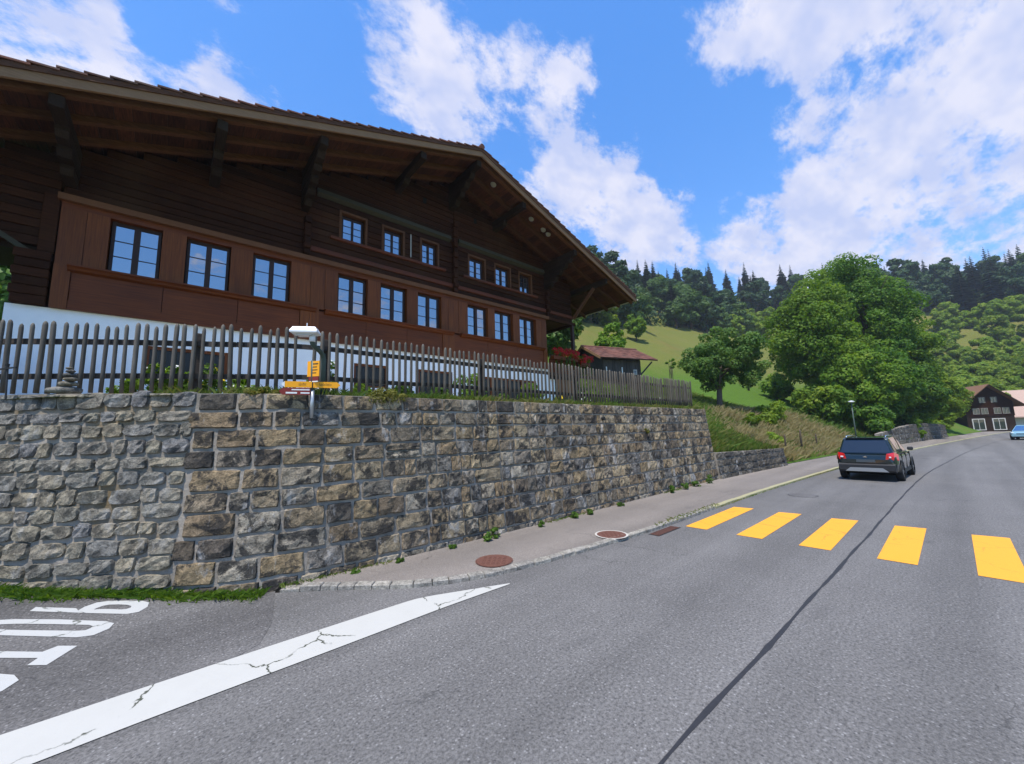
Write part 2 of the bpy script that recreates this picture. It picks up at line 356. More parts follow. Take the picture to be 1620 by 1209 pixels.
wood('tile_red', (.12, .055, .04), (.25, .10, .068), grain=(5, 5, 5), rnd=.8, bump=.2, rough=.85, weather=(.10, .075, .06))
simple('roof_pale', (.42, .29, .23), .8, scale=5, var=.2, bump=.2)
simple('glass_dark', (.012, .011, .010), .25, var=.1, spec=.3)
simple('roof_brown', (.20, .105, .06), .8, scale=5, var=.3, bump=.2)
simple('concrete_dim', (.22, .20, .17), .9, scale=12, var=.2)
simple('bounce_gravel', (.52, .48, .42), .95, scale=40, var=.35, bump=.6)  # kept pale so the added strip throws light up at the chalet
simple('rust', (.13, .055, .038), .75, .0, scale=26, var=.45, bump=.7)
simple('concrete', (.46, .43, .38), .9, scale=12, var=.2, bump=.3)
simple('metal_pole', (.42, .43, .43), .45, .6, var=.1)
simple('metal_green', (.06, .085, .07), .5, .1, var=.15)
simple('lamp_white', (.72, .74, .76), .35, 0, var=.03)
simple('lamp_lens', (.5, .5, .48), .2, 0, var=.05)
simple('gutter', (.50, .46, .40), .5, .3, var=.1)
simple('sign_yellow', (.86, .36, .008), .5, var=.04)
simple('sign_black', (.012, .012, .012), .6, var=.0)
simple('sign_red', (.20, .022, .016), .5, var=.05)
simple('sign_white', (.75, .75, .72), .5, var=.04)
simple('iron', (.03, .03, .03), .6, .4, var=.2)
simple('black', (.006, .006, .006), .9, var=.0)
simple('curtain', (.5, .5, .48), .9, var=.05)
simple('petal_red', (.50, .010, .012), .6, var=.4, scale=20)
simple('petal_white', (.75, .75, .72), .6, var=.05)
simple('petal_yellow', (.85, .6, .03), .6, var=.1)
simple('tyre', (.012, .012, .013), .8, var=.1)
simple('rim', (.45, .46, .48), .3, .9, var=.05)
simple('plastic', (.022, .023, .026), .6, var=.1)
simple('skid', (.36, .37, .38), .4, .6, var=.05)
simple('carpaint', (.010, .019, .020), .25, .35, var=.05, coat=1.)
simple('carpaint_blue', (.28, .50, .60), .3, .3, var=.05, coat=1.)
simple('chrome', (.75, .75, .75), .12, 1., var=.02)
simple('plate', (.06, .075, .085), .5, var=.15, scale=30)
simple('chalet_white', (.50, .48, .44), .8, var=.08)
simple('nest', (.30, .28, .24), .9, var=.2, bump=.4, scale=20)
def glass_mat(name, refl, dark):
    m, nt, p, out = new_mat(name); b = NB(nt)
    p.inputs['Base Color'].default_value = (*dark, 1); p.inputs['Roughness'].default_value = .3
    g = b.n('ShaderNodeBsdfGlossy'); g.inputs['Roughness'].default_value = .012; g.inputs['Color'].default_value = (.93, .97, 1, 1)
    nz = b.noise(b.coord(), 1.6, 2); b.link(b.bump(nz, .06, .03), g.inputs['Normal'])
    lw = b.n('ShaderNodeLayerWeight'); lw.inputs[0].default_value = .25
    f = b.math('MULTIPLY_ADD', lw.outputs['Fresnel'], .6); f.node.inputs[2].default_value = refl
    mx = b.n('ShaderNodeMixShader'); b.link(f, mx.inputs[0]); b.link(p.outputs[0], mx.inputs[1]); b.link(g.outputs[0], mx.inputs[2])
    b.link(mx.outputs[0], out.inputs['Surface']); MAT[name] = m
glass_mat('glass', .36, (.008, .009, .01)); glass_mat('car_glass', .05, (.006, .007, .008))
def lens_mat():
    m, nt, p, out = new_mat('tail_red'); p.inputs['Base Color'].default_value = (.55, .012, .012, 1); p.inputs['Roughness'].default_value = .2
    p.inputs['Coat Weight'].default_value = 1; MAT['tail_red'] = m
    m, nt, p, out = new_mat('headlamp'); p.inputs['Base Color'].default_value = (.7, .75, .8, 1); p.inputs['Roughness'].default_value = .15; MAT['headlamp'] = m
lens_mat()
def meadow_mat():
    m, nt, p, out = new_mat('meadow'); b = NB(nt); v = b.coord()
    n = b.noise(v, .09, 5, .6, .4); n2 = b.noise(v, 1.6, 6, .7); n3 = b.noise(b.coord(scale=(1, 1, .3)), 9, 4, .7)
    green = b.mix(n2, (.055, .115, .014), (.095, .165, .022)); straw = b.mix(n2, (.115, .115, .028), (.19, .16, .045))
    sx = b.n('ShaderNodeSeparateXYZ'); b.link(v, sx.inputs[0])
    hi = b.ramp(b.math('DIVIDE', sx.outputs[2], 40.), [(.22, 0), (.33, .85), (.8, .85)])
    f = b.math('ADD', b.math('MULTIPLY', hi, .8), b.math('MULTIPLY', b.ramp(n, [(.48, 0), (.7, 1)]), .45), clamp=True)
    c = b.mix(f, green, straw); c = b.mix(1., c, b.mix(n3, .6, 1.4), 'MULTIPLY')
    b.link(c, p.inputs['Base Color']); p.inputs['Roughness'].default_value = .95; p.inputs['Specular IOR Level'].default_value = .1
    b.link(b.bump(b.math('ADD', n3, n2), .8, .12), p.inputs['Normal']); MAT['meadow'] = m
meadow_mat()
leafmat('leaf_mid', [(.045, .11, .010), (.11, .215, .018), (.18, .29, .026), (.27, .35, .045)], trans=.5)
leafmat('leaf_deep', [(.028, .085, .010), (.065, .155, .016), (.12, .225, .024), (.20, .29, .038)], trans=.48)
leafmat('leaf_yellow', [(.07, .15, .012), (.15, .245, .02), (.23, .31, .028), (.31, .35, .045)], trans=.5)
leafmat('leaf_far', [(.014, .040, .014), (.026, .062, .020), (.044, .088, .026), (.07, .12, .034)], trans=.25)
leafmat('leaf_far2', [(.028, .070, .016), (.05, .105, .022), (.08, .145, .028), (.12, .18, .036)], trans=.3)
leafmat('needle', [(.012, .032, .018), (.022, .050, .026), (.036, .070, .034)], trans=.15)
leafmat('leaf_fruit', [(.045, .105, .02), (.08, .165, .03), (.13, .22, .045), (.21, .27, .09)], trans=.48)
leafmat('weed', [(.05, .11, .012), (.08, .16, .018), (.12, .20, .03)])
leafmat('moss', [(.11, .12, .02), (.17, .165, .03), (.21, .19, .05)])
leafmat('grass', [(.06, .13, .014), (.11, .21, .02), (.16, .26, .03), (.24, .29, .05)], trans=.5)
leafmat('grass_dry', [(.20, .155, .06), (.30, .235, .10), (.38, .31, .15), (.17, .17, .05)], trans=.3)
leafmat('grass_mix', [(.06, .13, .016), (.10, .175, .022), (.16, .18, .04), (.26, .22, .085)], trans=.4)

# ------------------------------------------------------------------ mesh helpers
class MB:
    def __init__(s): s.v = []; s.f = []
    def quad(s, a, b, c, d):
        i = len(s.v); s.v += [tuple(a), tuple(b), tuple(c), tuple(d)]; s.f.append((i, i+1, i+2, i+3)); return s
    def tri(s, a, b, c):
        i = len(s.v); s.v += [tuple(a), tuple(b), tuple(c)]; s.f.append((i, i+1, i+2)); return s
    def add(s, vs, fs):
        i = len(s.v); s.v += [tuple(x) for x in vs]; s.f += [tuple(j + i for j in f) for f in fs]; return s
    def box(s, x0, x1, y0, y1, z0, z1, ch=0.0):
        if ch <= 0:
            vs = [(x0,y0,z0),(x1,y0,z0),(x1,y1,z0),(x0,y1,z0),(x0,y0,z1),(x1,y0,z1),(x1,y1,z1),(x0,y1,z1)]
            return s.add(vs, [(0,3,2,1),(4,5,6,7),(0,1,5,4),(1,2,6,5),(2,3,7,6),(3,0,4,7)])
        bm = bmesh.new(); r = bmesh.ops.create_cube(bm, size=1)
        for q in bm.verts: q.co = ((x0+x1)/2 + q.co.x*(x1-x0), (y0+y1)/2 + q.co.y*(y1-y0), (z0+z1)/2 + q.co.z*(z1-z0))
        bmesh.ops.bevel(bm, geom=list(bm.edges), offset=ch, segments=1, affect='EDGES')
        return s.bm(bm)
    def bm(s, bm):
        bm.verts.index_update(); s.add([tuple(q.co) for q in bm.verts], [tuple(q.index for q in f.verts) for f in bm.faces]); bm.free(); return s
    def hexa(s, p):       # 8 points: bottom 4 ccw, top 4 ccw
        return s.add(p, [(0,3,2,1),(4,5,6,7),(0,1,5,4),(1,2,6,5),(2,3,7,6),(3,0,4,7)])
    def beam(s, a, b, w, h, up=(0, 0, 1)):
        a = Vector(a); b = Vector(b); d = (b - a).normalized(); u = Vector(up); sd = d.cross(u).normalized(); u = sd.cross(d).normalized()
        p = []
        for c in (a, b):
            p.append([c - sd*w/2 - u*h/2, c + sd*w/2 - u*h/2, c + sd*w/2 + u*h/2, c - sd*w/2 + u*h/2])
        vs = p[0] + p[1]
        return s.add(vs, [(0,1,2,3),(7,6,5,4),(0,4,5,1),(1,5,6,2),(2,6,7,3),(3,7,4,0)])
    def tube(s, pts, rad, n=8, cap=True):
        pts = [Vector(p) for p in pts]; m = len(pts)
        if isinstance(rad, (int, float)): rad = [rad] * m
        base = len(s.v); ref = Vector((0.31, .22, .92))
        for i, p in enumerate(pts):
            d = (pts[min(i+1, m-1)] - pts[max(i-1, 0)])
            d = d.normalized() if d.length > 1e-9 else Vector((0, 0, 1))
            a = d.cross(ref)
            if a.length < .05: a = d.cross(Vector((1, 0, 0)))
            a.normalize(); bb = d.cross(a).normalized()
            for k in range(n):
                t = 2 * math.pi * k / n; s.v.append(tuple(p + (a * math.cos(t) + bb * math.sin(t)) * rad[i]))
        for i in range(m - 1):
            for k in range(n):
                k2 = (k + 1) % n; s.f.append((base+i*n+k, base+i*n+k2, base+(i+1)*n+k2, base+(i+1)*n+k))
        if cap:
            s.f.append(tuple(base + k for k in range(n))[::-1]); s.f.append(tuple(base + (m-1)*n + k for k in range(n)))
        return s
    def prism(s, poly, axis, a, b):   # polygon in 2D extruded along axis
        def P(q, t):
            return {'x': (t, q[0], q[1]), 'y': (q[0], t, q[1]), 'z': (q[0], q[1], t)}[axis]
        n = len(poly); i = len(s.v)
        s.v += [P(q, a) for q in poly] + [P(q, b) for q in poly]
        s.f.append(tuple(range(i, i+n))); s.f.append(tuple(range(i+2*n-1, i+n-1, -1)))
        for k in range(n):
            k2 = (k+1) % n; s.f.append((i+k, i+n+k, i+n+k2, i+k2))
        return s
    def mesh(s, name, mat, smooth=False, fix=True):
        me = bpy.data.meshes.new(name); me.from_pydata(s.v, [], s.f)
        if fix:
            bm = bmesh.new(); bm.from_mesh(me); bmesh.ops.recalc_face_normals(bm, faces=bm.faces); bm.to_mesh(me); bm.free()
        if mat: me.materials.append(MAT[mat] if isinstance(mat, str) else mat)
        if smooth: me.polygons.foreach_set('use_smooth', [True] * len(me.polygons))
        me.update(); return me
def np_mesh(name, V, F, mat, smooth=False):
    V = np.asarray(V, np.float32).reshape(-1, 3); F = np.asarray(F, np.int32); k = F.shape[1]
    me = bpy.data.meshes.new(name); me.vertices.add(len(V)); me.vertices.foreach_set('co', V.ravel())
    me.loops.add(F.size); me.loops.foreach_set('vertex_index', F.ravel())
    me.polygons.add(len(F)); me.polygons.foreach_set('loop_start', np.arange(0, F.size, k, dtype=np.int32))
    me.polygons.foreach_set('use_smooth', np.full(len(F), smooth))
    me.update(calc_edges=True)
    if mat: me.materials.append(MAT[mat])
    return me
def obj(name, me, parent=None, world=True):
    o = bpy.data.objects.new(name, me); COL.objects.link(o)
    if parent is not None:
        o.parent = parent
        if world and parent.type == 'EMPTY': o.matrix_parent_inverse = Matrix.Translation(-parent.location)
    return o
def part(name, mb, mat, parent, smooth=False, world=True, label=None, kind=None):
    o = obj(name, mb.mesh(name, mat, smooth), parent, world)
    if label: o['label'] = label
    if kind: o['kind'] = kind
    return o
def tag(o, label, cat, group=None, kind=None):
    o['label'] = label; o['category'] = cat
    if group: o['group'] = group
    if kind: o['kind'] = kind
    return o
def thing(name, label, cat, loc=(0, 0, 0), group=None, rotz=0.):
    o = bpy.data.objects.new(name, None); COL.objects.link(o); o.location = loc; o.rotation_euler = (0, 0, rotz); o.empty_display_size = .2
    return tag(o, label, cat, group)
def structure(name, me, parent=None):
    o = obj(name, me, parent)
    if parent is None: o['kind'] = 'structure'
    return o
def copy_tree(src, loc, rotz=0., scale=None, label=None, group=None):
    r = src.copy(); COL.objects.link(r); r.location = loc; r.rotation_euler = (0, 0, rotz)
    if scale is not None: r.scale = scale if not isinstance(scale, (int, float)) else (scale,) * 3
    if label: r['label'] = label
    if group: r['group'] = group
    for ch in src.children:
        c = ch.copy(); COL.objects.link(c); c.parent = r
        for g in ch.children:
            d = g.copy(); COL.objects.link(d); d.parent = c
    return r
# ------------------------------------------------------------------ the setting
rng = random.Random(7); nrng = np.random.default_rng(7)
PAVE_Z = 0.055
def build_ground():
    g = MB(); g.quad((-90, -250, -.06), (610, -250, -.06), (610, 510, -.06), (-90, 510, -.06))
    structure('ground', g.mesh('ground', 'meadow'))
    # main road: ribbon between the kerb line and its far side, plus the junction mouth
    V = []; F = []
    ks = np.linspace(0, KERB.L, 160)
    for s in ks:
        p = KERB.at(s); n = KERB.nor(s); w = 8.6
        if p[0] < 9:
            a = np.array([p[0], p[1]]); b = np.array([p[0], -4.1])
        else:
            k = min(1, (p[0] - 9) / 10); b = (1 - k) * np.array([p[0], -4.1]) + k * (p - n * w); a = p
        V += [(a[0], a[1], 0), (b[0], b[1], 0)]
    for i in range(len(ks) - 1): F.append((2*i, 2*i+1, 2*i+3, 2*i+2))
    m = MB(); m.add(V, F)
    m.quad((-40, -4.1, 0), (1.25, -4.1, 0), (1.25, 6.82, 0), (-40, 4.6, 0))
    structure('road', m.mesh('road', 'asphalt'))
    # side road: sheet that climbs gently, from the junction line to the foot of the wall
    V = []; F = []; wp = [WALL_BASE.at(s) for s in np.linspace(0, WALL_BASE.s_of_x(1.25), 24)]
    edge = Path([(-9, 5.0), (-4, 5.0), (-.84, 5.0), (.3, 5.0), (.9, 5.3), (1.27, 6.7)])
    es = np.linspace(0, edge.L, 24); K = 12
    for i in range(24):
        a = edge.at(es[i]); b = wp[i] + np.array([.06, .06])
        for j in range(K + 1):
            q = a * (1 - j / K) + b * (j / K); V.append((q[0], q[1], side_z(q[0], q[1]) + .004))
    for i in range(23):
        for j in range(K): F.append((i*(K+1)+j, (i+1)*(K+1)+j, (i+1)*(K+1)+j+1, i*(K+1)+j+1))
    b0 = len(V)
    far = [(-9, 5.0), (-4.3, 11.76), (-14, 22.5), (-30, 22.5)]
    V += [(x, y, side_z(x, y) + .003) for x, y in far]; F.append((b0, b0+1, b0+2, b0+3))
    m = MB(); m.add(V, F); structure('side_road', m.mesh('side_road', 'asphalt_side', smooth=True))
    # pavement
    V = []; F = []; ks = np.r_[np.linspace(.35, 14, 70), np.linspace(14.4, 118, 90)]
    for s in ks:
        p = KERB.at(s); n = KERB.nor(s); a = p + n * .135
        if p[0] < 16.9:
            if p[0] < 4.2: i = np.argmin(np.linalg.norm(WALL_BASE.p - p, axis=1)); q = WALL_BASE.p[i]; b = q + (q - p) / max(np.linalg.norm(q - p), .01) * .06
            else: b = np.array([a[0], 6.7])
        else:
            i = np.argmin(np.linalg.norm(FOOT.p - p, axis=1)); b = FOOT.p[i] + n * .05
        V += [(a[0], a[1], PAVE_Z), (b[0], b[1], PAVE_Z + .02)]
    for i in range(len(ks) - 1): F.append((2*i, 2*i+1, 2*i+3, 2*i+2))
    m = MB(); m.add(V, F); pav = structure('pavement', m.mesh('pavement', 'asphalt_pave'))
    # kerb: short setts round the corner, long stones further on, each a piece
    s = .12; k = 0
    while s < 112:
        x = KERB.at(s)[0]
        L = rng.uniform(.24, .36) if x < 6.4 else (rng.uniform(.55, .9) if x < 26 else rng.uniform(1.6, 2.4))
        gap = .012 if x < 26 else .02; w = .15 + rng.uniform(-.01, .012) if x < 7 else .13
        a0 = KERB.at(s); a1 = KERB.at(s + L - gap); n0 = KERB.nor(s); n1 = KERB.nor(s + L - gap)
        zt = PAVE_Z + .012 + rng.uniform(-.006, .006); lean = .02
        if s < .5: zt = .03 + .06 * s / .5
        def pt(a, n, o, z): return (a[0] + n[0]*o, a[1] + n[1]*o, z)
        j = [rng.uniform(-.008, .008) for _ in range(4)]
        mb = MB(); c = .012
        bot = [pt(a0, n0, 0, -.05), pt(a1, n1, 0, -.05), pt(a1, n1, w, -.05), pt(a0, n0, w, -.05)]
        mid = [pt(a0, n0, .004+j[0], zt - c), pt(a1, n1, .004+j[1], zt - c), pt(a1, n1, w, zt - c), pt(a0, n0, w, zt - c)]
        t0 = a0 + (a1 - a0) * .04; t1 = a0 + (a1 - a0) * .96
        top = [pt(t0, n0, lean+j[0], zt), pt(t1, n1, lean+j[1], zt), pt(t1, n1, w - .012, zt + .004), pt(t0, n0, w - .012, zt + .004)]
        mb.add(bot + mid + top, [(0,1,5,4),(1,2,6,5),(2,3,7,6),(3,0,4,7),(4,5,9,8),(5,6,10,9),(6,7,11,10),(7,4,8,11),(8,9,10,11)])
        o = obj('kerb_stone', mb.mesh('kerb_stone', 'kerbstone' if x < 10.5 else 'kerb_yellow'), pav)
        s += L
    # tarred seam down the middle of the road
    pts = [(-6, 1.62), (2.58, 1.54), (4.62, 1.49), (8.09, 1.41), (11.13, 1.34), (16, 1.25), (21, 1.1), (25, .9), (29, .58), (40.7, -.42), (53, -1.8), (70, -4)]
    P = Path(pts, .15); mb = MB(); V = []
    for i, d in enumerate(P.d):
        q = P.at(d); n = P.nor(d); w = .020 + .006 * math.sin(d * 3.1) * math.sin(d * 1.3) + rng.uniform(-.005, .005)
        off = .006 * math.sin(d * 2.2)
        V += [(q[0] + n[0]*(off-w), q[1] + n[1]*(off-w), .004), (q[0] + n[0]*(off+w), q[1] + n[1]*(off+w), .004)]
    mb.add(V, [(2*i, 2*i+1, 2*i+3, 2*i+2) for i in range(len(P.d) - 1)])
    road = bpy.data.objects['road']; part('tar_seam', mb, 'tar', road)
    return pav
paint('kerb_yellow', (.36, .33, .18), wear=.9, under=(.17, .18, .06))
build_ground()

# ---- hillside
def build_hill():
    us = [0, .25, .6, 1, 1.6, 2.5, 3.5, 4.7, 6, 7.5, 9, 10.5, 12, 14, 16, 18, 20, 23, 26, 30, 35, 40, 46, 53, 60, 68, 77, 90, 105, 120, 140, 160, 190, 220, 300, 420]
    cols = []
    for x in list(np.arange(-80, -4.3, 6.0)) + list(np.arange(-4.3, 1.3, .6)):
        y0 = 11.95 + (-4.3 - x) * 1.12 if x < -4.3 else None
        if y0 is None: i = int(np.argmin(np.abs(FOOT.p[:, 0] - x))); y0 = FOOT.p[i, 1]
        cols.append((x, y0))
    ss = list(np.arange(FOOT.s_of_x(1.4), _S17 - 6, 2.0)) + list(np.arange(_S17 - 5, _S25 + 6, .3)) + list(np.arange(_S25 + 6.5, _S25 + 60, 1.2)) + list(np.arange(_S25 + 62, FOOT.L, 4.0))
    V = []; F = []; nr = np.random.default_rng(3)
    for x, y0 in cols:
        for u in us: V.append((x, y0 + u, float(np.interp(u, U_PR, Z_GARD))))
    for s in ss:
        for u in us:
            p = su_point(s, u); z = p[2]
            if s < FOOT.s_of_x(12): p[0] = FOOT.at(s)[0]; p[1] = FOOT.at(s)[1] + u
            if u > .5 and s > _S17 + .5: z += nr.normal() * min(.05 + u * .004, .3)
            V.append((p[0], p[1], z))
    ss = [0] * len(cols) + ss
    n = len(us)
    for i in range(len(ss) - 1):
        for j in range(n - 1): F.append((i*n+j, (i+1)*n+j, (i+1)*n+j+1, i*n+j+1))
    o = structure('hillside', np_mesh('hillside', V, F, 'meadow', True))
build_hill()

# ---- pale ground strip before the house, added to bounce sunlight onto its basement
def build_bounce_terrace():
    V = []; F = []; ss = np.linspace(WALL_BASE.s_of_x(-4.2), WALL_BASE.s_of_x(13.2), 60)
    for s in ss:
        p = WALL_BASE.at(s) + WALL_BASE.nor(s) * .75; V += [(p[0], p[1], 2.955), (p[0] if p[0] > -2.4 else p[0], max(12.04, p[1] + .1), 2.955)]
    F = [(2*i, 2*i+2, 2*i+3, 2*i+1) for i in range(len(ss) - 1)]
    m = MB(); m.add(V, F); structure('bounce_terrace', m.mesh('bounce_terrace', 'bounce_gravel'))
build_bounce_terrace()

# ---- retaining walls built stone by stone
def stone_mesh(corners, nrm, depth, rough, seed, round_=0.18, nx=5, ny=4):
    """corners: 4 points of the joint rectangle on the wall face (bl, br, tr, tl); nrm outward."""
    r = random.Random(seed)
    bl, br, tr, tl = [np.array(c, float) for c in corners]; n = np.array(nrm, float)
    us = [0, .05] + [.05 + .90 * i / (nx - 1) for i in range(1, nx - 1)] + [.95, 1]
    vs = [0, .08] + [.08 + .84 * i / (ny - 1) for i in range(1, ny - 1)] + [.92, 1]
    V = []; NX = len(us); NY = len(vs)
    tx = r.uniform(-1, 1) * depth * .3; ty = r.uniform(-.8, 1) * depth * .3
    for j, v in enumerate(vs):
        for i, u in enumerate(us):
            uu, vv = u, v
            edge = i in (0, NX-1) or j in (0, NY-1)
            ring = i in (0, 1, NX-2, NX-1) and j in (0, 1, NY-2, NY-1)
            if ring: uu += (0.5 - uu) * round_ * .3; vv += (0.5 - vv) * round_ * .5
            if not edge:
                uu += r.uniform(-.03, .03); vv += r.uniform(-.04, .04)
            p = (bl*(1-uu)+br*uu)*(1-vv) + (tl*(1-uu)+tr*uu)*vv
            if edge: d = -.035
            else:
                inner = i not in (1, NX-2) and j not in (1, NY-2)
                d = depth * ((.95 if inner else .8) + r.uniform(-rough, rough)) + tx*(u-.5)*2*(1 if inner else .4) + ty*(v-.5)*2*(1 if inner else .4)
            V.append(tuple(p + n * d))
    F = [(j*NX+i, j*NX+i+1, (j+1)*NX+i+1, (j+1)*NX+i) for j in range(NY-1) for i in range(NX-1)]
    return V, F

def wall_point(path, s, z, zb=0.0, batter=BATTER):
    p = path.at(s); n = path.nor(s); q = p + n * batter * max(0, z - zb)
    return np.array([q[0], q[1], z])

def build_main_wall():
    path = WALL_BASE
    root = thing('retaining_wall', 'long battered retaining wall of rough stone blocks below the picket fence', 'wall', (4, 6.66, 0))
    core = MB(); ss = np.linspace(0, path.L, 120); zs = [-.1, .6, 1.4, 2.2, 2.93]; V = []
    def top(s): return WALL_H + .06 * max(0, min(1, (1.0 - path.at(s)[0]) / 3))
    for s in ss:
        n = path.nor(s)
        for z in zs:
            zz = z if z < 2.9 else top(s) - .02
            q = wall_point(path, s, zz); V.append((q[0] + n[0]*.014, q[1] + n[1]*.014, zz))
        q = wall_point(path, s, 2.9); V.append((q[0] + n[0]*.5, q[1] + n[1]*.5, top(s) - .02)); V.append((q[0] + n[0]*.5, q[1] + n[1]*.5, 0))
    K = 7
    F = [(i*K+j, (i+1)*K+j, (i+1)*K+j+1, i*K+j+1) for i in range(len(ss)-1) for j in range(K-1)]
    F.append(tuple((len(ss)-1)*K + j for j in range(K))); core.add(V, F)
    part('mortar_core', core, 'mortar', root)
    s_split = path.s_of_x(.12); s_joint = path.s_of_x(5.62); s_drain = path.s_of_x(9.6)
    stones = []
    def add(s0, s1, z0, z1, rub, gap, k):
        sm = (s0 + s1) / 2; n2 = path.nor(sm); nrm = np.array([-n2[0], -n2[1], BATTER]); nrm /= np.linalg.norm(nrm)
        if rub:
            jj = [rng.uniform(-.016, .016) for _ in range(8)]
            c = [wall_point(path, s0+gap+jj[0], z0+gap+jj[1]), wall_point(path, s1-gap+jj[2], z0+gap+jj[3]), wall_point(path, s1-gap+jj[4], z1-gap+jj[5]), wall_point(path, s0+gap+jj[6], z1-gap+jj[7])]
            V, F = stone_mesh(c, nrm, rng.uniform(.025, .048), .4, k, round_=.28)
        else:
            jj = [rng.uniform(-.005, .005) for _ in range(8)]
            c = [wall_point(path, s0+gap+jj[0], z0+gap+jj[1]), wall_point(path, s1-gap+jj[2], z0+gap+jj[3]), wall_point(path, s1-gap+jj[4], z1-gap+jj[5]), wall_point(path, s0+gap+jj[6], z1-gap+jj[7])]
            V, F = stone_mesh(c, nrm, rng.uniform(.016, .036), .55, k, round_=.05)
        p = path.at(sm); dist2 = p[0]**2 + p[1]**2
        vis = abs(p[0] * n2[0] + p[1] * n2[1]) / math.sqrt(dist2)
        stones.append(((s1 - s0) * (z1 - z0) * vis / dist2 * (0 if p[0] < -2.1 else 1), V, F, 'stone_rubble' if rub else 'stone'))
    k = 0
    # coursed blocks
    zc = [-.12]
    hs = [.30, .33, .31, .34, .30, .33, .29, .31, .28, .29]
    for h in hs: zc.append(zc[-1] + h)
    sc = (WALL_H - zc[0]) / (zc[-1] - zc[0]); zc = [zc[0] + (z - zc[0]) * sc for z in zc]
    for r in range(len(zc) - 1):
        s = s_split + (rng.uniform(.0, .12) if r % 2 else -rng.uniform(0, .2))
        seg_ends = [s_joint, path.L]
        for e in seg_ends:
            while s < e - .02:
                x = path.at(s)[0]
                w = rng.choice([.30, .42, .50, .55, .62, .72]) if x < 3.2 else rng.choice([.24, .32, .38, .45, .5, .56])
                if x > 10: w = rng.choice([.28, .36, .44, .5, .58])
                if e - s - w < .2: w = e - s
                k += 1
                if w > .62 and rng.random() < .15:
                    zm = (zc[r] + zc[r+1]) / 2; add(s, s+w, zc[r], zm, False, .010, k); add(s, s+w, zm, zc[r+1], False, .010, k+5000)
                else:
                    add(s, s+w, zc[r], zc[r+1], False, .012 if x < 4 else .009, k)
                s += w
            s = e + .014
    # rubble on the left
    z = -.05
    while z < WALL_H - .02:
        h = rng.uniform(.19, .27)
        if WALL_H + .05 - z - h < .17: h = WALL_H + .05 - z
        s = rng.uniform(0, .2)
        while s < s_split - .03:
            w = rng.uniform(.2, .48)
            if s_split - s - w < .16: w = s_split - s
            k += 1; hh = h * rng.uniform(.86, 1.04)
            add(s, s+w, z, min(z+hh, WALL_H + .06), True, rng.uniform(.004, .010), k)
            s += w
        z += h
    stones.sort(key=lambda t: -t[0])
    for a, V, F, m in stones[:298]:
        obj('stone', np_mesh('stone', V, F, m), root)
    for m in ('stone', 'stone_rubble'):
        VV = []; FF = []
        for a, V, F, mm in stones[298:]:
            if mm != m: continue
            i = len(VV); VV += V; FF += [tuple(j + i for j in f) for f in F]
        if VV:
            o = obj('more_stones', np_mesh('more_stones', VV, FF, m), root); o['kind'] = 'stuff'
    # weep pipe
    mb = MB(); q = wall_point(path, s_drain, 2.55); mb.tube([(q[0], q[1] - .10, 2.54), (q[0], q[1] + .3, 2.55)], .055, 10); part('drain_pipe', mb, 'iron', root)
build_main_wall()

def course_wall(name, label, path, hfun, mat, course, wr, loc, batter=.12, thick=.35, zb=0.):
    root = thing(name, label, 'wall', loc)
    core = MB(); ss = np.linspace(0, path.L, max(10, int(path.L / .4))); V = []
    for s in ss:
        n = path.nor(s); h = hfun(s)
        a = wall_point(path, s, 0, 0, batter); b = wall_point(path, s, h - .02, 0, batter)
        V += [(a[0]+n[0]*.014, a[1]+n[1]*.014, zb - .1), (b[0]+n[0]*.014, b[1]+n[1]*.014, h - .02), (b[0]+n[0]*thick, b[1]+n[1]*thick, h - .02), (a[0]+n[0]*thick, a[1]+n[1]*thick, zb - .1)]
    F = []
    for i in range(len(ss)-1):
        for j in range(3): F.append((i*4+j, (i+1)*4+j, (i+1)*4+j+1, i*4+j+1))
    e = (len(ss)-1)*4; F.append((e, e+1, e+2, e+3)); F.append((0, 1, 2, 3)); core.add(V, F); part('mortar_core', core, 'mortar', root)
    z = zb - .05; k = 900; 
    zt = max(hfun(s) for s in ss)
    while z < zt - .05:
        s = rng.uniform(0, .2) - .2
        while s < path.L:
            w = rng.uniform(*wr); s0 = max(s, 0); s1 = min(s + w, path.L)
            if s1 - s0 > .12:
                sm = (s0 + s1) / 2; h = hfun(sm)
                if z < h - .1:
                    z1 = min(z + course, h); n2 = path.nor(sm); nrm = np.array([-n2[0], -n2[1], batter]); k += 1; g = .01
                    c = [wall_point(path, s0+g, z+g, 0, batter), wall_point(path, s1-g, z+g, 0, batter), wall_point(path, s1-g, z1-g, 0, batter), wall_point(path, s0+g, z1-g, 0, batter)]
                    VV, FF = stone_mesh(c, nrm, rng.uniform(.03, .06), .35, k, .15)
                    obj('stone', np_mesh('stone', VV, FF, mat), root)
            s += w
        z += course
    return root
LOWP = Path([(17.05, 6.53), (20, 6.35), (24.6, 6.02)])
course_wall('low_retaining_wall', 'low dark stone retaining wall continuing beyond the tall wall under the grass bank', LOWP, lambda s: 1.14 - .16 * s / LOWP.L, 'stone_dark', .30, (.45, .95), (17.05, 6.53, 0))
FARP = Path([(45.5, 4.15), (50, 3.6), (57, 2.65), (66, 1.45), (72, .6)])
course_wall('roadside_wall', 'grey stone wall along the far pavement below the dense trees', FARP, lambda s: 1.2 + .7 * math.sin(min(1, s / FARP.L) * 2.6) , 'stone_dark', .5, (.9, 1.9), (45.5, 4.15, 0), batter=.08)

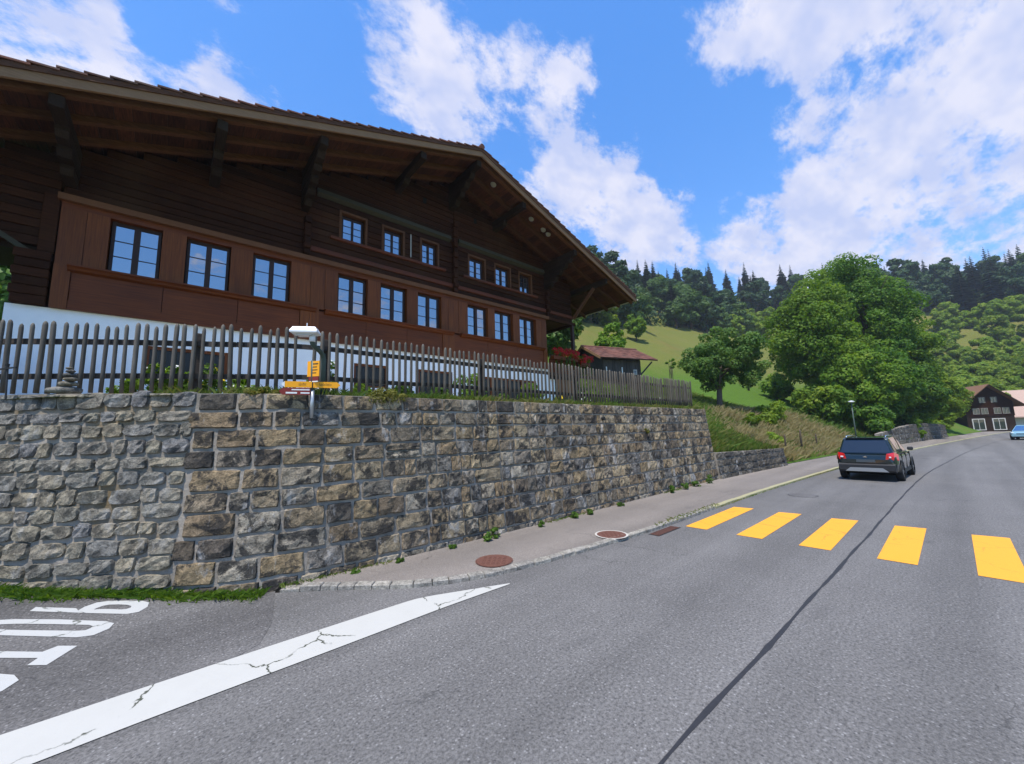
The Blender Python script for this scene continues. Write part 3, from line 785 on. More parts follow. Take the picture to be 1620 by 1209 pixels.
# ---- road markings
def flat_poly(mb, pts, z=.008, zf=None):
    i = len(mb.v); mb.v += [(x, y, (zf(x, y) if zf else 0) + z) for x, y in pts]; mb.f.append(tuple(range(i, i + len(pts))))
def build_marks():
    zc = thing('zebra_crossing', 'yellow zebra crossing stripes painted across the road', 'road marking', (8.85, 2, 0))
    ang = 0.0
    for k in range(7):
        y = 4.24 - k * 1.055; mb = MB(); x0 = 8.83 - .03 * k; x1 = 11.75 - .02 * k
        if k >= 5: pass
        flat_poly(mb, [(x0, y - .46), (x1 + .08, y - .46), (x1, y), (x0, y)], .006)
        part('stripe', mb, 'paint_yellow', zc)
    el = thing('edge_line', 'broad cracked white line painted across the mouth of the side road', 'road marking', (0, 5, 0))
    up = [(-8, 5.15), (-3, 5.14), (-.84, 5.13), (.05, 5.13), (1.41, 5.12), (2.33, 5.10), (2.67, 5.08), (3.1, 4.92), (3.89, 4.585)]
    lo = [(-8, 4.48), (-3, 4.5), (-.84, 4.52), (.05, 4.55), (1.26, 4.56), (1.93, 4.57), (2.4, 4.58), (2.83, 4.585), (3.88, 4.56)]
    # the band itself is about 0.6 m wide: sample densely between both borders
    U = Path(up, .1); Lo = Path(lo, .1); mb = MB(); V = []
    for t in np.linspace(0, 1, 90):
        a = U.at(t * U.L); b = Lo.at(t * Lo.L); V += [(a[0], a[1], .0085), (b[0], b[1], .0085)]
    mb.add(V, [(2*i, 2*i+1, 2*i+3, 2*i+2) for i in range(89)])
    part('line', mb, 'paint_white', el)
    # STOP lettering, read from the side road; outlines on the ground
    st = thing('stop_lettering', 'worn white STOP lettering painted on the side road by the wall', 'road marking', (-.7, 7, .1))
    def G(pts):
        res = []
        for x, y in pts:           # slide the outline along its line of sight onto the climbing surface
            z = 0
            for _ in range(12):
                t = (CAM_H - z) / CAM_H; z = side_z(x * t, y * t)
            res.append((x * t, y * t))
        return res
    def ring(name, outer, inner):
        o = G(outer); i_ = G(inner); mb = MB(); n = len(o); V = [(x, y, side_z(x, y) + .009) for x, y in o + i_]
        mb.add(V, [(k, (k+1) % n, n + (k+1) % n, n + k) for k in range(n)]); return mb
    # P: stem + bowl
    mb = ring('P', [(-.78, 8.04), (-.73, 8.16), (-.62, 8.24), (-.5, 8.19), (-.3, 8.0), (-.14, 7.83), (-.07, 7.68), (-.08, 7.5), (-.16, 7.37), (-.27, 7.40), (-.5, 7.65), (-.68, 7.85)],
              [(-.62, 7.93), (-.6, 7.97), (-.54, 8.01), (-.48, 8.0), (-.38, 7.91), (-.29, 7.8), (-.245, 7.7), (-.25, 7.64), (-.29, 7.62), (-.34, 7.65), (-.45, 7.78), (-.54, 7.87)])
    i = len(mb.v); q = G([(-1.27, 8.52), (-.71, 7.885), (-.775, 8.05), (-.81, 8.18), (-1.24, 8.66)])
    mb.v += [(x, y, side_z(x, y) + .009) for x, y in q]; mb.f.append(tuple(range(i, i + 5)))
    part('letter_p', mb, 'paint_letter', st)
    mb = ring('O', [(-1.62, 8.42), (-1.5, 8.4), (-1.35, 8.28), (-.9, 7.82), (-.45, 7.3), (-.37, 7.15), (-.4, 7.0), (-.52, 6.9), (-.66, 6.97), (-1.0, 7.34), (-1.45, 7.83), (-1.62, 8.15)],
              [(-1.5, 8.17), (-1.44, 8.18), (-1.3, 8.06), (-.95, 7.7), (-.6, 7.32), (-.56, 7.24), (-.57, 7.18), (-.61, 7.15), (-.68, 7.2), (-1.0, 7.53), (-1.35, 7.9), (-1.48, 8.06)])
    part('letter_o', mb, 'paint_letter', st)
    mb = MB(); i = 0
    for pts in ([(-1.9, 7.82), (-.885, 6.775), (-.89, 6.62), (-1.9, 7.62)], [(-.885, 6.775), (-.78, 6.84), (-.62, 6.68), (-.79, 6.35), (-.94, 6.49), (-.89, 6.62)]):
        q = G(pts); i = len(mb.v); mb.v += [(x, y, side_z(x, y) + .009) for x, y in q]; mb.f.append(tuple(range(i, i + len(q))))
    part('letter_t', mb, 'paint_letter', st)
    mb = ring('S', [(-1.75, 7.1), (-1.5, 6.9), (-1.09, 6.44), (-.99, 6.32), (-.93, 6.15), (-1.0, 6.0), (-1.15, 6.0), (-1.5, 6.35)],
              [(-1.6, 6.85), (-1.45, 6.7), (-1.25, 6.45), (-1.18, 6.35), (-1.16, 6.28), (-1.18, 6.25), (-1.25, 6.28), (-1.45, 6.5)])
    part('letter_s', mb, 'paint_letter', st)
build_marks()

def disc(mb, c, r, z0, z1, n=28, r2=None):
    a = [(c[0] + r*math.cos(2*math.pi*i/n), c[1] + r*math.sin(2*math.pi*i/n)) for i in range(n)]
    mb.prism(a, 'z', z0, z1)
def build_covers():
    for (x, y, r, lab, ringm) in ((4.25, 5.39, .30, 'rusty round manhole cover in the pavement nearer the corner', None), (6.94, 4.90, .29, 'rusty round manhole cover with pale concrete rim near the drain', 'concrete')):
        t = thing('manhole_cover', lab, 'manhole cover', (x, y, PAVE_Z), 'manhole covers in the pavement')
        z = PAVE_Z + .004 + .02 * .5
        mb = MB(); disc(mb, (x, y), r, PAVE_Z - .02, z + .006); part('lid', mb, 'rust', t)
        mb = MB()
        for k in range(9):
            for l in range(9):
                px = x + (k - 4) * .06; py = y + (l - 4) * .06
                if math.hypot(px - x, py - y) < r - .05 and (k + l) % 2 == 0: mb.box(px-.02, px+.02, py-.02, py+.02, z, z + .011)
        o = part('tread_studs', mb, 'rust', t); o['kind'] = 'stuff'
        mb = MB(); rr = r + (.045 if ringm else .018); n = 32; V = []
        for i in range(n):
            a = 2*math.pi*i/n; V += [(x + (r+.004)*math.cos(a), y + (r+.004)*math.sin(a), z + .004), (x + rr*math.cos(a), y + rr*math.sin(a), z + .004)]
        mb.add(V, [(2*i, 2*i+1, (2*i+3) % (2*n), (2*i+2) % (2*n)) for i in range(n)]); part('rim', mb, ringm or 'rust', t)
    t = thing('road_manhole_cover', 'faint round cover set in the asphalt beyond the zebra crossing', 'manhole cover', (14.9, 3.35, 0))
    mb = MB(); disc(mb, (14.9, 3.35), .36, -.02, .006); part('lid', mb, 'asphalt_side', t)
    mb = MB(); n = 32; V = []
    for i in range(n):
        a = 2*math.pi*i/n; V += [(14.9 + .37*math.cos(a), 3.35 + .37*math.sin(a), .007), (14.9 + .385*math.cos(a), 3.35 + .385*math.sin(a), .007)]
    mb.add(V, [(2*i, 2*i+1, (2*i+3) % (2*n), (2*i+2) % (2*n)) for i in range(n)]); part('rim', mb, 'tar', t)
    t = thing('road_drain', 'dark iron drain grate at the kerb before the zebra crossing', 'drain', (8.15, 4.4, 0))
    mb = MB(); mb.box(7.68, 8.66, 4.26, 4.50, -.05, .004); part('frame', mb, 'iron', t)
    for k in range(11): mb = MB(); mb.box(7.72 + k*.085, 7.755 + k*.085, 4.28, 4.48, 0, .012); part('bar', mb, 'rust', t)
build_covers()
# ------------------------------------------------------------------ the chalet
FY = 12.0                      # facade plane
RIDGE_X, RIDGE_Z, PITCH = 7.70, 12.34, 0.345
EAVE_R, EAVE_L = 17.42, -6.2
VY, RY = 9.98, 18.0
BY = 17.0                      # back of the body            # verge in front, verge behind
TH = .25
def roof_top(x): return RIDGE_Z - PITCH * abs(x - RIDGE_X)
def roof_in(x): return roof_top(x) - TH       # underside of the boarding
CP = math.cos(math.atan(PITCH))
LOWER = [(-1.31, -.44), (.01, .90), (1.39, 2.30), (3.58, 4.50), (4.93, 5.87), (6.29, 7.23), (8.41, 9.41), (9.77, 10.77), (11.16, 12.17)]
UPPER = [(3.64, 4.38), (5.01, 5.70), (6.43, 7.08), (8.53, 9.28), (9.87, 10.66), (11.24, 11.94)]
def build_chalet():
    C = thing('chalet', 'large dark timber chalet with wide gable roof behind the picket fence', 'house', (5.4, FY, 2.9))
    P = lambda n, mb, m, parent=C, **k: part(n, mb, m, parent, **k)
    # white basement with openings
    openings = [(-.55, 1.0, 3.75, 4.45), (4.15, 5.25, 3.75, 4.50), (6.35, 7.75, 3.3, 4.5), (8.75, 12.15, 3.0, 4.45)]
    xs = [-2.62]; mb = MB(); y0, y1 = FY + .06, FY + .36
    prev = -2.62
    for (a, b, c, d) in openings:
        mb.box(prev, a, y0, y1, 2.8, 5.05); mb.box(a, b, y0, y1, d, 5.05)
        if c > 3.0: mb.box(a, b, y0, y1, 2.8, c)
        prev = b
    mb.box(prev, 13.35, y0, y1, 2.8, 5.05)
    mb.box(-2.62, -2.32, y1, BY + .1, 2.8, 5.05); mb.box(13.05, 13.35, y1, BY + .1, 2.8, 5.05)
    P('basement_wall', mb, 'plaster')
    for (a, b, c, d) in openings:
        mb = MB(); w = .07
        mb.box(a, a+w, y0+.05, y0+.14, c, d); mb.box(b-w, b, y0+.05, y0+.14, c, d); mb.box(a+w, b-w, y0+.05, y0+.14, d-w, d); mb.box(a+w, b-w, y0+.05, y0+.14, c, c+w)
        nm = max(1, int((b - a) / .8))
        for k in range(1, nm): x = a + (b-a)*k/nm; mb.box(x-.035, x+.035, y0+.05, y0+.14, c+w, d-w)
        f = P('basement_window', mb, 'wood_panel')
        for k in range(nm):
            x0_ = a + w*.6 + (b-a-w*1.2)*k/nm; x1_ = a + w*.6 + (b-a-w*1.2)*(k+1)/nm
            mb = MB(); mb.box(x0_+.02, x1_-.02, y0+.09, y0+.10, c+w*.7, d-w*.7); part('pane', mb, 'glass_dark', f)
    # solid body behind (keeps daylight from leaking through)
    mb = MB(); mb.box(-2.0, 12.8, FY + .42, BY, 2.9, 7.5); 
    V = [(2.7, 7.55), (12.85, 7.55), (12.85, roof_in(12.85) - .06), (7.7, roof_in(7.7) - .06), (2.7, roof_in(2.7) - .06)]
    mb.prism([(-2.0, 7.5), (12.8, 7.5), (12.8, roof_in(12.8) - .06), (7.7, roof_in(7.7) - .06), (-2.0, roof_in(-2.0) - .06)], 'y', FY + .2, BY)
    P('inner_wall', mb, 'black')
    # panelled main storey: piers, parapet panels, head board
    z0, zs, zh, zt = 5.05, 5.94, 7.27, 7.40
    groups = [(-2.05, 2.82, LOWER[:3]), (2.82, 7.53, LOWER[3:6]), (7.53, 12.83, LOWER[6:])]
    for gi, (ga, gb, ws) in enumerate(groups):
        mb = MB(); mb.box(ga, gb, FY - .005, FY + .4, zh, zt); P('head_board', mb, 'wood_panel_h')
        pts = [ga] + [v for w in ws for v in w] + [gb]
        for i in range(0, len(pts), 2):
            a, b = pts[i], pts[i+1]
            splits = [a, b]
            if b - a > .62: splits = [a, a + (b-a)*.52, b]
            for k in range(len(splits) - 1):
                mb = MB(); mb.box(splits[k]+.004, splits[k+1]-.004, FY - .02 - .008*(k % 2), FY + .4, zs + .06, zh - .001); P('pier_board', mb, 'wood_panel')
        # parapet: three flush panels over a base board
        n = 3; L = gb - ga - .5
        for k in range(n):
            a = ga + .25 + L*k/n; mb = MB(); mb.box(a+.006, a + L/n - .006, FY - .012, FY + .4, z0 + .2, zs); P('parapet_panel', mb, 'wood_panel_h')
        for a, b in ((ga, ga + .25), (gb - .25, gb)):
            mb = MB(); mb.box(a + .003, b - .003, FY - .045, FY + .4, z0, zs + .055); P('corner_board', mb, 'wood_panel')
        mb = MB(); mb.box(ga + .25, gb - .25, FY - .03, FY + .4, z0, z0 + .196); P('base_board', mb, 'wood_panel_h')
        # sill moulding
        a = ga + (.2 if gi == 0 else .38 if gi == 1 else .5); b = gb - .18 if gi != 0 else gb + .12
        if gi == 0: b = 2.98
        if gi == 1: a, b = 3.22, 7.72
        if gi == 2: a, b = 8.05, 12.6
        mb = MB(); mb.prism([(FY - .19, 6.00), (FY - .19, 5.965), (FY - .13, 5.93), (FY - .10, 5.89), (FY - .02, 5.86), (FY + .05, 5.86), (FY + .05, 6.03), (FY - .02, 6.02)], 'x', a, b); P('sill_moulding', mb, 'wood_panel_h')
    mb = MB(); mb.prism([(FY - .12, 7.405), (FY - .06, 7.40), (FY + .2, 7.40), (FY + .2, 7.56), (FY - .12, 7.54)], 'x', -2.10, 12.95); P('cornice', mb, 'wood_band')
    # windows
    def window(a, b, c, d, y, rows=3, fr=.055, mul=.11):
        mb = MB()
        mb.box(a, a+fr, y, y+.09, c, d); mb.box(b-fr, b, y, y+.09, c, d); mb.box(a+fr, b-fr, y, y+.09, d-fr*1.3, d); mb.box(a+fr, b-fr, y, y+.09, c, c+fr)
        m = (a+b)/2; mb.box(m-mul/2, m+mul/2, y-.01, y+.09, c+fr, d-fr*1.3)
        f = P('window', mb, 'wood_frame')
        for s0, s1 in ((a+fr, m-mul/2), (m+mul/2, b-fr)):
            h0, h1 = c+fr, d-fr*1.3; cas = rng.uniform(-.007, .007)
            for r in range(rows):
                za = h0 + (h1-h0)*r/rows; zb = h0 + (h1-h0)*(r+1)/rows; t = .011
                mb = MB(); tl = cas + rng.uniform(-.001, .001)
                mb.hexa([(s0, y+.035, za+t), (s1, y+.035+tl, za+t), (s1, y+.045+tl, za+t), (s0, y+.045, za+t), (s0, y+.035, zb-t), (s1, y+.035+tl, zb-t), (s1, y+.045+tl, zb-t), (s0, y+.045, zb-t)])
                part('pane', mb, 'glass', f)
            for r in range(1, rows):
                mb = MB(); zz = h0 + (h1-h0)*r/rows; mb.box(s0-.002, s1+.002, y+.025, y+.06, zz-.0105, zz+.0105)
                part('glazing_bar', mb, 'wood_frame', f)
    for a, b in LOWER: window(a + .02, b - .02, 6.03, 7.268, FY + .13)
    for a, b in UPPER: window(a + .04, b - .04, 8.42, 9.22, FY + .10, fr=.045, mul=.06)
    # timber wall of logs above the cornice
    rows = []; z = 7.565; i = 0
    cols = [-2.05, 2.66, 7.80, 12.92, 14.75]
    while z < roof_in(RIDGE_X) - .1:
        h = .205 if i > 1 else .17; rows.append((z, z + h)); z += h; i += 1
    for ri, (za, zb) in enumerate(rows):
        zm = zb - .02
        lim = (RIDGE_Z - TH - zm) / PITCH
        xa, xb = max(-2.05, RIDGE_X - lim + .02), min(14.75, RIDGE_X + lim - .02)
        if xb - xa < .4: continue
        segs = []
        for k in range(len(cols) - 1):
            a, b = max(xa, cols[k]), min(xb, cols[k+1])
            if b - a > .15: segs.append((a, b))
        for a, b in segs:
            pieces = [(a, b)]
            if zb > 8.40 and za < 9.25:
                for u0, u1 in UPPER:
                    nxt = []
                    for p, q in pieces:
                        if u1 <= p or u0 >= q: nxt.append((p, q))
                        else:
                            if u0 - p > .05: nxt.append((p, u0 - .0))
                            if q - u1 > .05: nxt.append((u1 + .0, q))
                    pieces = nxt
            for p, q in pieces:
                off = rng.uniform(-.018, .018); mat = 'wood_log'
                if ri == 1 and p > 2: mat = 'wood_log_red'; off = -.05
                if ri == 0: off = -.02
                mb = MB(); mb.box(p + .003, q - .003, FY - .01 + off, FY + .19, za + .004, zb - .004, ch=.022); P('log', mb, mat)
        for cx in cols[1:4]:
            if xa < cx < xb and zb < roof_in(cx) - .35:
                d = .16 + .05 * (ri % 2) + rng.uniform(-.02, .02); w = .09
                if zb > roof_in(cx) - 1.5: continue
                mb = MB(); mb.box(cx - w, cx + w, FY - d, FY + .1, za + .006, zb - .006, ch=.015); P('log_end', mb, 'wood_log')
    # weathered belt beam and pale window casings
    for a, b in ((2.9, 7.62), (7.98, 12.75)):
        mb = MB(); mb.prism([(FY - .15, 9.62), (FY - .02, 9.55), (FY + .1, 9.55), (FY + .1, 9.80), (FY - .12, 9.76)], 'x', a, b); P('belt_beam', mb, 'wood_green')
    for a, b in ((3.3, 7.4), (8.2, 12.3)):
        mb = MB(); mb.box(a, b, FY - .11, FY + .05, 8.29, 8.38, ch=.012); P('upper_sill', mb, 'wood_log_red')
    for a, b in UPPER:
        mb = MB(); mb.box(a - .07, a, FY - .03, FY + .15, 8.38, 9.27); mb.box(b, b + .07, FY - .03, FY + .15, 8.38, 9.27); mb.box(a - .07, b + .07, FY - .035, FY + .15, 9.27, 9.34); P('casing', mb, 'wood_rafter')
    mb = MB(); mb.tube([(5.98, FY - .06, 9.3), (5.98, FY - .06, 8.45)], .02, 6); P('down_lead', mb, 'gutter')
    # vents in the gable
    for x in (6.55, 8.85):
        mb = MB(); mb.box(x - .06, x + .06, FY - .035, FY, 10.75, 10.95); P('vent', mb, 'black')
    # ---- roof
    R = {}
    for side, xe in ((-1, EAVE_L), (1, EAVE_R)):
        mb = MB(); a, b = RIDGE_X, xe
        za, zb = roof_in(a) + .03, roof_in(b) + .03
        mb.hexa([(a, VY + .03, za), (b, VY + .03, zb), (b, RY, zb), (a, RY, za), (a, VY + .03, za + .13), (b, VY + .03, zb + .13), (b, RY, zb + .13), (a, RY, za + .13)])
        rf = P('roof', mb, 'wood_old'); R[side] = rf
        mb = MB(); mb.hexa([(a, VY + .3, za + .135), (b, VY + .3, zb + .135), (b, RY, zb + .135), (a, RY, za + .135), (a, VY + .3, za + .20), (b, VY + .3, zb + .20), (b, RY, zb + .20), (a, RY, za + .20)])
        part('roof_covering', mb, 'tile_red', rf)
        # soffit boards, laid along the ridge direction, one by one
        n = int(abs(b - a) / .27); wd = abs(b - a) / n
        for k in range(n):
            x0_ = a + side * wd * k; x1_ = a + side * wd * (k + 1); g = .006 * side; dz = rng.uniform(-.006, .004)
            p0, p1 = roof_in(x0_ + g) + dz, roof_in(x1_ - g) + dz
            mb = MB(); yA = VY + .05; yB = RY - .1
            mb.hexa([(x0_+g, yA, p0), (x1_-g, yA, p1), (x1_-g, yB, p1), (x0_+g, yB, p0), (x0_+g, yA, p0+.028), (x1_-g, yA, p1+.028), (x1_-g, yB, p1+.028), (x0_+g, yB, p0+.028)])
            part('soffit_board', mb, 'wood_soffit', rf)
        # rafters
        for ry in (10.2, 10.95, 11.7, 13.2, 14.6, 16, 17.6):
            mb = MB(); w, h = .13, .14
            mb.hexa([(a, ry-w/2, roof_in(a)-h), (b, ry-w/2, roof_in(b)-h), (b, ry+w/2, roof_in(b)-h), (a, ry+w/2, roof_in(a)-h), (a, ry-w/2, roof_in(a)-.002), (b, ry-w/2, roof_in(b)-.002), (b, ry+w/2, roof_in(b)-.002), (a, ry+w/2, roof_in(a)-.002)])
            part('rafter', mb, 'wood_rafter', rf)
        # verge board and cover strip
        mb = MB(); y0_, y1_ = VY - .03, VY + .028
        for (yy0, yy1, lo, hi, m, nm) in ((VY - .028, VY + .028, -.10, .13, 'wood_fascia', 'verge_board'), (VY - .055, VY - .030, .085, .19, 'wood_rafter', 'verge_strip')):
            mb = MB(); mb.hexa([(a, yy0, roof_in(a)+lo), (b, yy0, roof_in(b)+lo), (b, yy1, roof_in(b)+lo), (a, yy1, roof_in(a)+lo), (a, yy0, roof_in(a)+hi), (b, yy0, roof_in(b)+hi), (b, yy1, roof_in(b)+hi), (a, yy1, roof_in(a)+hi)])
            part(nm, mb, m, rf)
        # verge tiles, stepping down the slope
        k = 0; t = 0.05; Ls = abs(b - a); tl = .33
        while t < Ls - .1:
            x0_ = a + side * t; x1_ = a + side * min(t + tl + .05, Ls); 
            top = roof_top(x0_) - .045; bot = roof_top(x1_) + .015 + rng.uniform(-.006, .006)
            mb = MB(); yA, yB = VY - .075 + rng.uniform(-.006, .006), VY + .29
            mb.hexa([(x0_, yA, top-.035), (x1_, yA, bot-.035), (x1_, yB, bot-.035), (x0_, yB, top-.035), (x0_, yA, top), (x1_, yA, bot), (x1_, yB, bot), (x0_, yB, top)])
            part('verge_tile', mb, 'tile_red', rf); t += tl
    mb = MB(); mb.tube([(RIDGE_X, VY - .09, RIDGE_Z + .0), (RIDGE_X, RY, RIDGE_Z + .0)], .10, 10); part('ridge_tiles', mb, 'tile_red', R[1])
    mb = MB(); xg = EAVE_R + .06; zg = roof_in(EAVE_R) + .07
    V = []; ny = 2
    for yy in (VY - .05, RY):
        for k in range(7):
            t = math.pi * k / 6; V.append((xg + .075 - .075 * math.cos(t) - .02, yy, zg - .075 * math.sin(t)))
    mb.add(V, [(k, k+1, 8+k, 7+k) for k in range(6)]); g = part('gutter', mb, 'gutter', R[1])
    for k in range(8):
        mb = MB(); y = VY + .3 + k * 1.0; mb.box(xg - .04, xg + .16, y, y + .03, zg - .09, zg - .075); mb.box(xg + .13, xg + .16, y, y + .03, zg - .09, zg + .03); part('gutter_bracket', mb, 'gutter', g)
    # purlins with stepped consoles
    pur = [(7.70, 4), (9.87, 1), (12.92, 5), (15.15, 0), (5.50, 1), (2.58, 5), (.45, 2), (-1.95, 3), (-4.4, 0)]
    for x, steps in pur:
        w = .20 if steps else .16; zt_ = roof_in(x) - .14 - (PITCH * w / 2 if x != 7.7 else .03)
        h = .24; mb = MB(); mb.box(x - w/2, x + w/2, VY + .12, RY - .3, zt_ - h, zt_, ch=.015); p = P('purlin', mb, 'wood_old')
        L0 = {0: 0, 1: .75, 2: 1.1, 3: 1.3, 4: 1.5, 5: 1.65}[steps]
        for k in range(steps):
            L = L0 * (1 - k / (steps + .6)); zz = zt_ - h - k * .2
            mb = MB(); ww = w/2 * (1.05 if k % 2 else .95)
            nose = .09
            mb.prism([(FY + .1, zz), (FY - L, zz), (FY - L, zz - .08), (FY - L + nose, zz - .192), (FY + .1, zz - .192)], 'x', x - ww, x + ww); part('console', mb, 'wood_old', p)
    # ---- right-hand gallery
    G = MB(); G.box(14.73, 14.88, FY - .02, FY + .13, 2.9, 7.56, ch=.01); P('gallery_post', G, 'wood_frame')
    for y in (14.5, 16.8):
        G = MB(); G.box(14.73, 14.88, y, y + .15, 2.9, 7.56); P('gallery_post', G, 'wood_frame')
    G = MB(); G.box(12.95, 14.95, FY - .05, FY + .12, 7.42, 7.56); G.box(14.72, 14.9, FY + .12, BY, 7.40, 7.56); P('gallery_beam', G, 'wood_log')
    for k in range(9):
        G = MB(); x = 12.9 + k * .22; G.box(x + .004, x + .216, FY + .13, BY, 7.50, 7.53); P('gallery_ceiling_board', G, 'wood_rafter')
    zz = 7.57
    for k in range(10):
        G = MB(); 
        if zz + .2 < roof_in(14.9) - .1: G.box(14.75, 14.85, FY + .2, BY, zz + .004, zz + .196, ch=.012); P('gallery_board', G, 'wood_log')
        zz += .2
    for k in range(8):
        G = MB(); x = 13.40 + k * .17; G.box(x + .004, x + .166, FY - .02, FY + .03, 3.0, 4.80 + .01 * (k % 2)); P('gallery_board', G, 'wood_warm' if k in (0, 2, 4, 5) else 'wood_panel')
    for k in range(4):
        G = MB(); z = 4.84 + k * .18; G.box(12.95, 14.95, FY - .03, FY + .02, z, z + .172); P('parapet_board', G, 'wood_panel_h')
    G = MB(); G.box(12.95, 14.95, FY - .03, BY, 4.62, 4.8); P('gallery_floor', G, 'wood_old')
    G = MB(); G.beam((14.8, FY - .06, 7.75), (15.12, VY + .85, roof_in(15.15) - .42), .12, .14); P('brace', G, 'wood_rafter')
    # ---- left-hand gallery: open below, boarded above
    z = 6.32
    while z < roof_in(-2.1) - .02:
        a = -5.3
        while roof_in(a) < z + .2 and a < -2.2: a += .1
        if a < -2.3: G = MB(); G.box(a, -2.08, FY + .02 + rng.uniform(-.012, .012), FY + .16, z + .004, z + .186, ch=.014); P('gallery_board', G, 'wood_log')
        z += .19
    for k in range(6):
        G = MB(); zz = 5.06 + k * .19; G.box(-2.56 - .03 * (k % 2), -2.09, FY - .06, FY + .25, zz + .004, zz + .186, ch=.015); P('log_end', G, 'wood_log')
    G = MB(); G.box(-2.30, -2.07, FY - .03, FY + .1, 6.2, 7.50, ch=.01); P('corner_post', G, 'wood_log')
    G = MB(); G.beam((-2.15, FY + .05, 5.98), (-3.6, FY + .05, 7.0), .09, .12, up=(0, 1, 0)); P('brace', G, 'wood_green')
    G = MB(); G.box(-5.3, -2.35, FY + .17, FY + 1.5, 6.22, 6.34); P('gallery_floor', G, 'wood_old')
    G = MB(); G.box(-2.3, -2.07, FY + .3, BY, 5.05, 7.6); P('side_wall', G, 'wood_log')
    return C
build_chalet()

# little round cups under the right-hand eave
for x, yy, lab in ((8.75, 10.62, 'pale round nest cup under the eave, nearest the ridge'), (10.75, 10.62, 'pale round nest cup under the eave, highest of the three together'),
               (11.45, 10.62, 'pale round nest cup under the eave, middle of the three together'), (11.75, 10.62, 'pale round nest cup under the eave, lowest of the three together')):
    mb = MB(); z = roof_in(x); n = 10; V = []
    for j in range(5):
        t = j / 4 * math.pi / 2; r = .11 * math.cos(t) + .004
        for k in range(n): V.append((x + r*math.cos(2*math.pi*k/n), yy + r*math.sin(2*math.pi*k/n), z - PITCH*(r*math.cos(2*math.pi*k/n))*(1 - j/4) - .10*math.sin(t)))
    mb.add(V, [(j*n+k, j*n+(k+1) % n, (j+1)*n+(k+1) % n, (j+1)*n+k) for j in range(4) for k in range(n)] + [tuple(range(4*n, 5*n))])
    tag(obj('nest_cup', mb.mesh('nest_cup', 'nest', True)), lab, 'nest', 'nest cups under the eave')

# ------------------------------------------------------------------ picket fence
FENCE = Path([(-3.6, 11.5), (-2.11, 9.95), (-1.45, 9.55), (-.68, 9.13), (.14, 8.63), (.8, 8.27), (1.37, 8.0), (2.0, 7.86), (3.2, 7.80), (6, 7.76), (11, 7.70), (17.2, 7.52)])
def build_fence():
    R = thing('picket_fence', 'weathered grey picket fence standing on top of the stone wall', 'fence', (6, 7.76, 2.95))
    shapes = []
    for k in range(6):
        r = random.Random(k); mb = MB(); n = 8; w = .031 * r.uniform(.88, 1.12); h = 1.17 + r.uniform(-.035, .035)
        lx, ly = r.uniform(-.012, .012), r.uniform(-.01, .01)
        zs = [0, .35, .8, h - .07, h - .025, h]; rad = [w, w*r.uniform(.95, 1.08), w*r.uniform(.92, 1.06), w, w*.8, w*.3]
        mb.tube([(lx*z, ly*z, z) for z in zs], rad, n); shapes.append(mb.mesh('picket', 'wood_picket', True))
    s = .05; i = 0
    post_x = [-2.5, .2, 2.15, 5.9, 9.6, 13.3, 17.0]
    while s < FENCE.L:
        p = FENCE.at(s)
        if not (1.68 < p[0] < 1.88):
            o = obj('picket', shapes[rng.randrange(6)], R, world=False); n = FENCE.nor(s)
            q = p - n * .045
            o.location = Vector((q[0], q[1], 3.05 + rng.uniform(-.012, .012))) - R.location
            o.rotation_euler = (rng.uniform(-.009, .009), rng.uniform(-.011, .011), rng.uniform(0, 6.28))
        s += .143 + rng.uniform(-.01, .01) if p[0] < 6 else .15 + rng.uniform(-.014, .014); i += 1
    for z in (3.34, 3.92):
        ss = np.linspace(0, FENCE.L, 9)
        for k in range(8):
            pts = [(*(FENCE.at(t) + FENCE.nor(t) * .035), z + .008 * math.sin(t * 2.1)) for t in np.linspace(ss[k], ss[k+1] - .02, 8)]
            mb = MB()
            for a, b in zip(pts[:-1], pts[1:]): mb.beam(a, b, .06, .085)
            part('rail', mb, 'wood_rail', R)
    for x in post_x:
        s = FENCE.s_of_x(x); p = FENCE.at(s) + FENCE.nor(s) * .13; mb = MB()
        mb.box(p[0]-.055, p[0]+.055, p[1]-.055, p[1]+.055, 2.85, 4.12, ch=.01); part('post', mb, 'wood_rail', R)
build_fence()
# ------------------------------------------------------------------ vegetation
def leaf_quads(P, Nn, size, r, aspect=.62, fold=.25):
    n = len(P); t = r.normal(size=(n, 3)); t -= (t * Nn).sum(1)[:, None] * Nn; t /= np.linalg.norm(t, axis=1)[:, None] + 1e-9
    b = np.cross(Nn, t); s = size * r.uniform(.6, 1.35, n)[:, None]
    a0 = P - t * s; a1 = P + b * s * aspect - Nn * s * fold; a2 = P + t * s; a3 = P - b * s * aspect - Nn * s * fold
    V = np.stack([a0, a1, a2, a3], 1).reshape(-1, 3); F = np.arange(4 * n).reshape(n, 4)
    return V, F
def blob_leaves(blobs, n, size, r, up=.25, jit=.75):
    C = np.array([b[0] for b in blobs]); Rr = np.array([b[1] for b in blobs], float)
    if Rr.ndim == 1: Rr = np.repeat(Rr[:, None], 3, 1)
    wgt = Rr.prod(1) ** (2/3.); k = r.choice(len(C), n, p=wgt / wgt.sum())
    d = r.normal(size=(n, 3)); d[:, 2] += up; d /= np.linalg.norm(d, axis=1)[:, None]
    rad = r.uniform(.45, 1.08, n) ** .6
    P = C[k] + d * Rr[k] * rad[:, None]
    Nn = d + r.normal(size=(n, 3)) * jit * .6; Nn[:, 2] += .25; Nn /= np.linalg.norm(Nn, axis=1)[:, None]
    return leaf_quads(P, Nn, size, r)
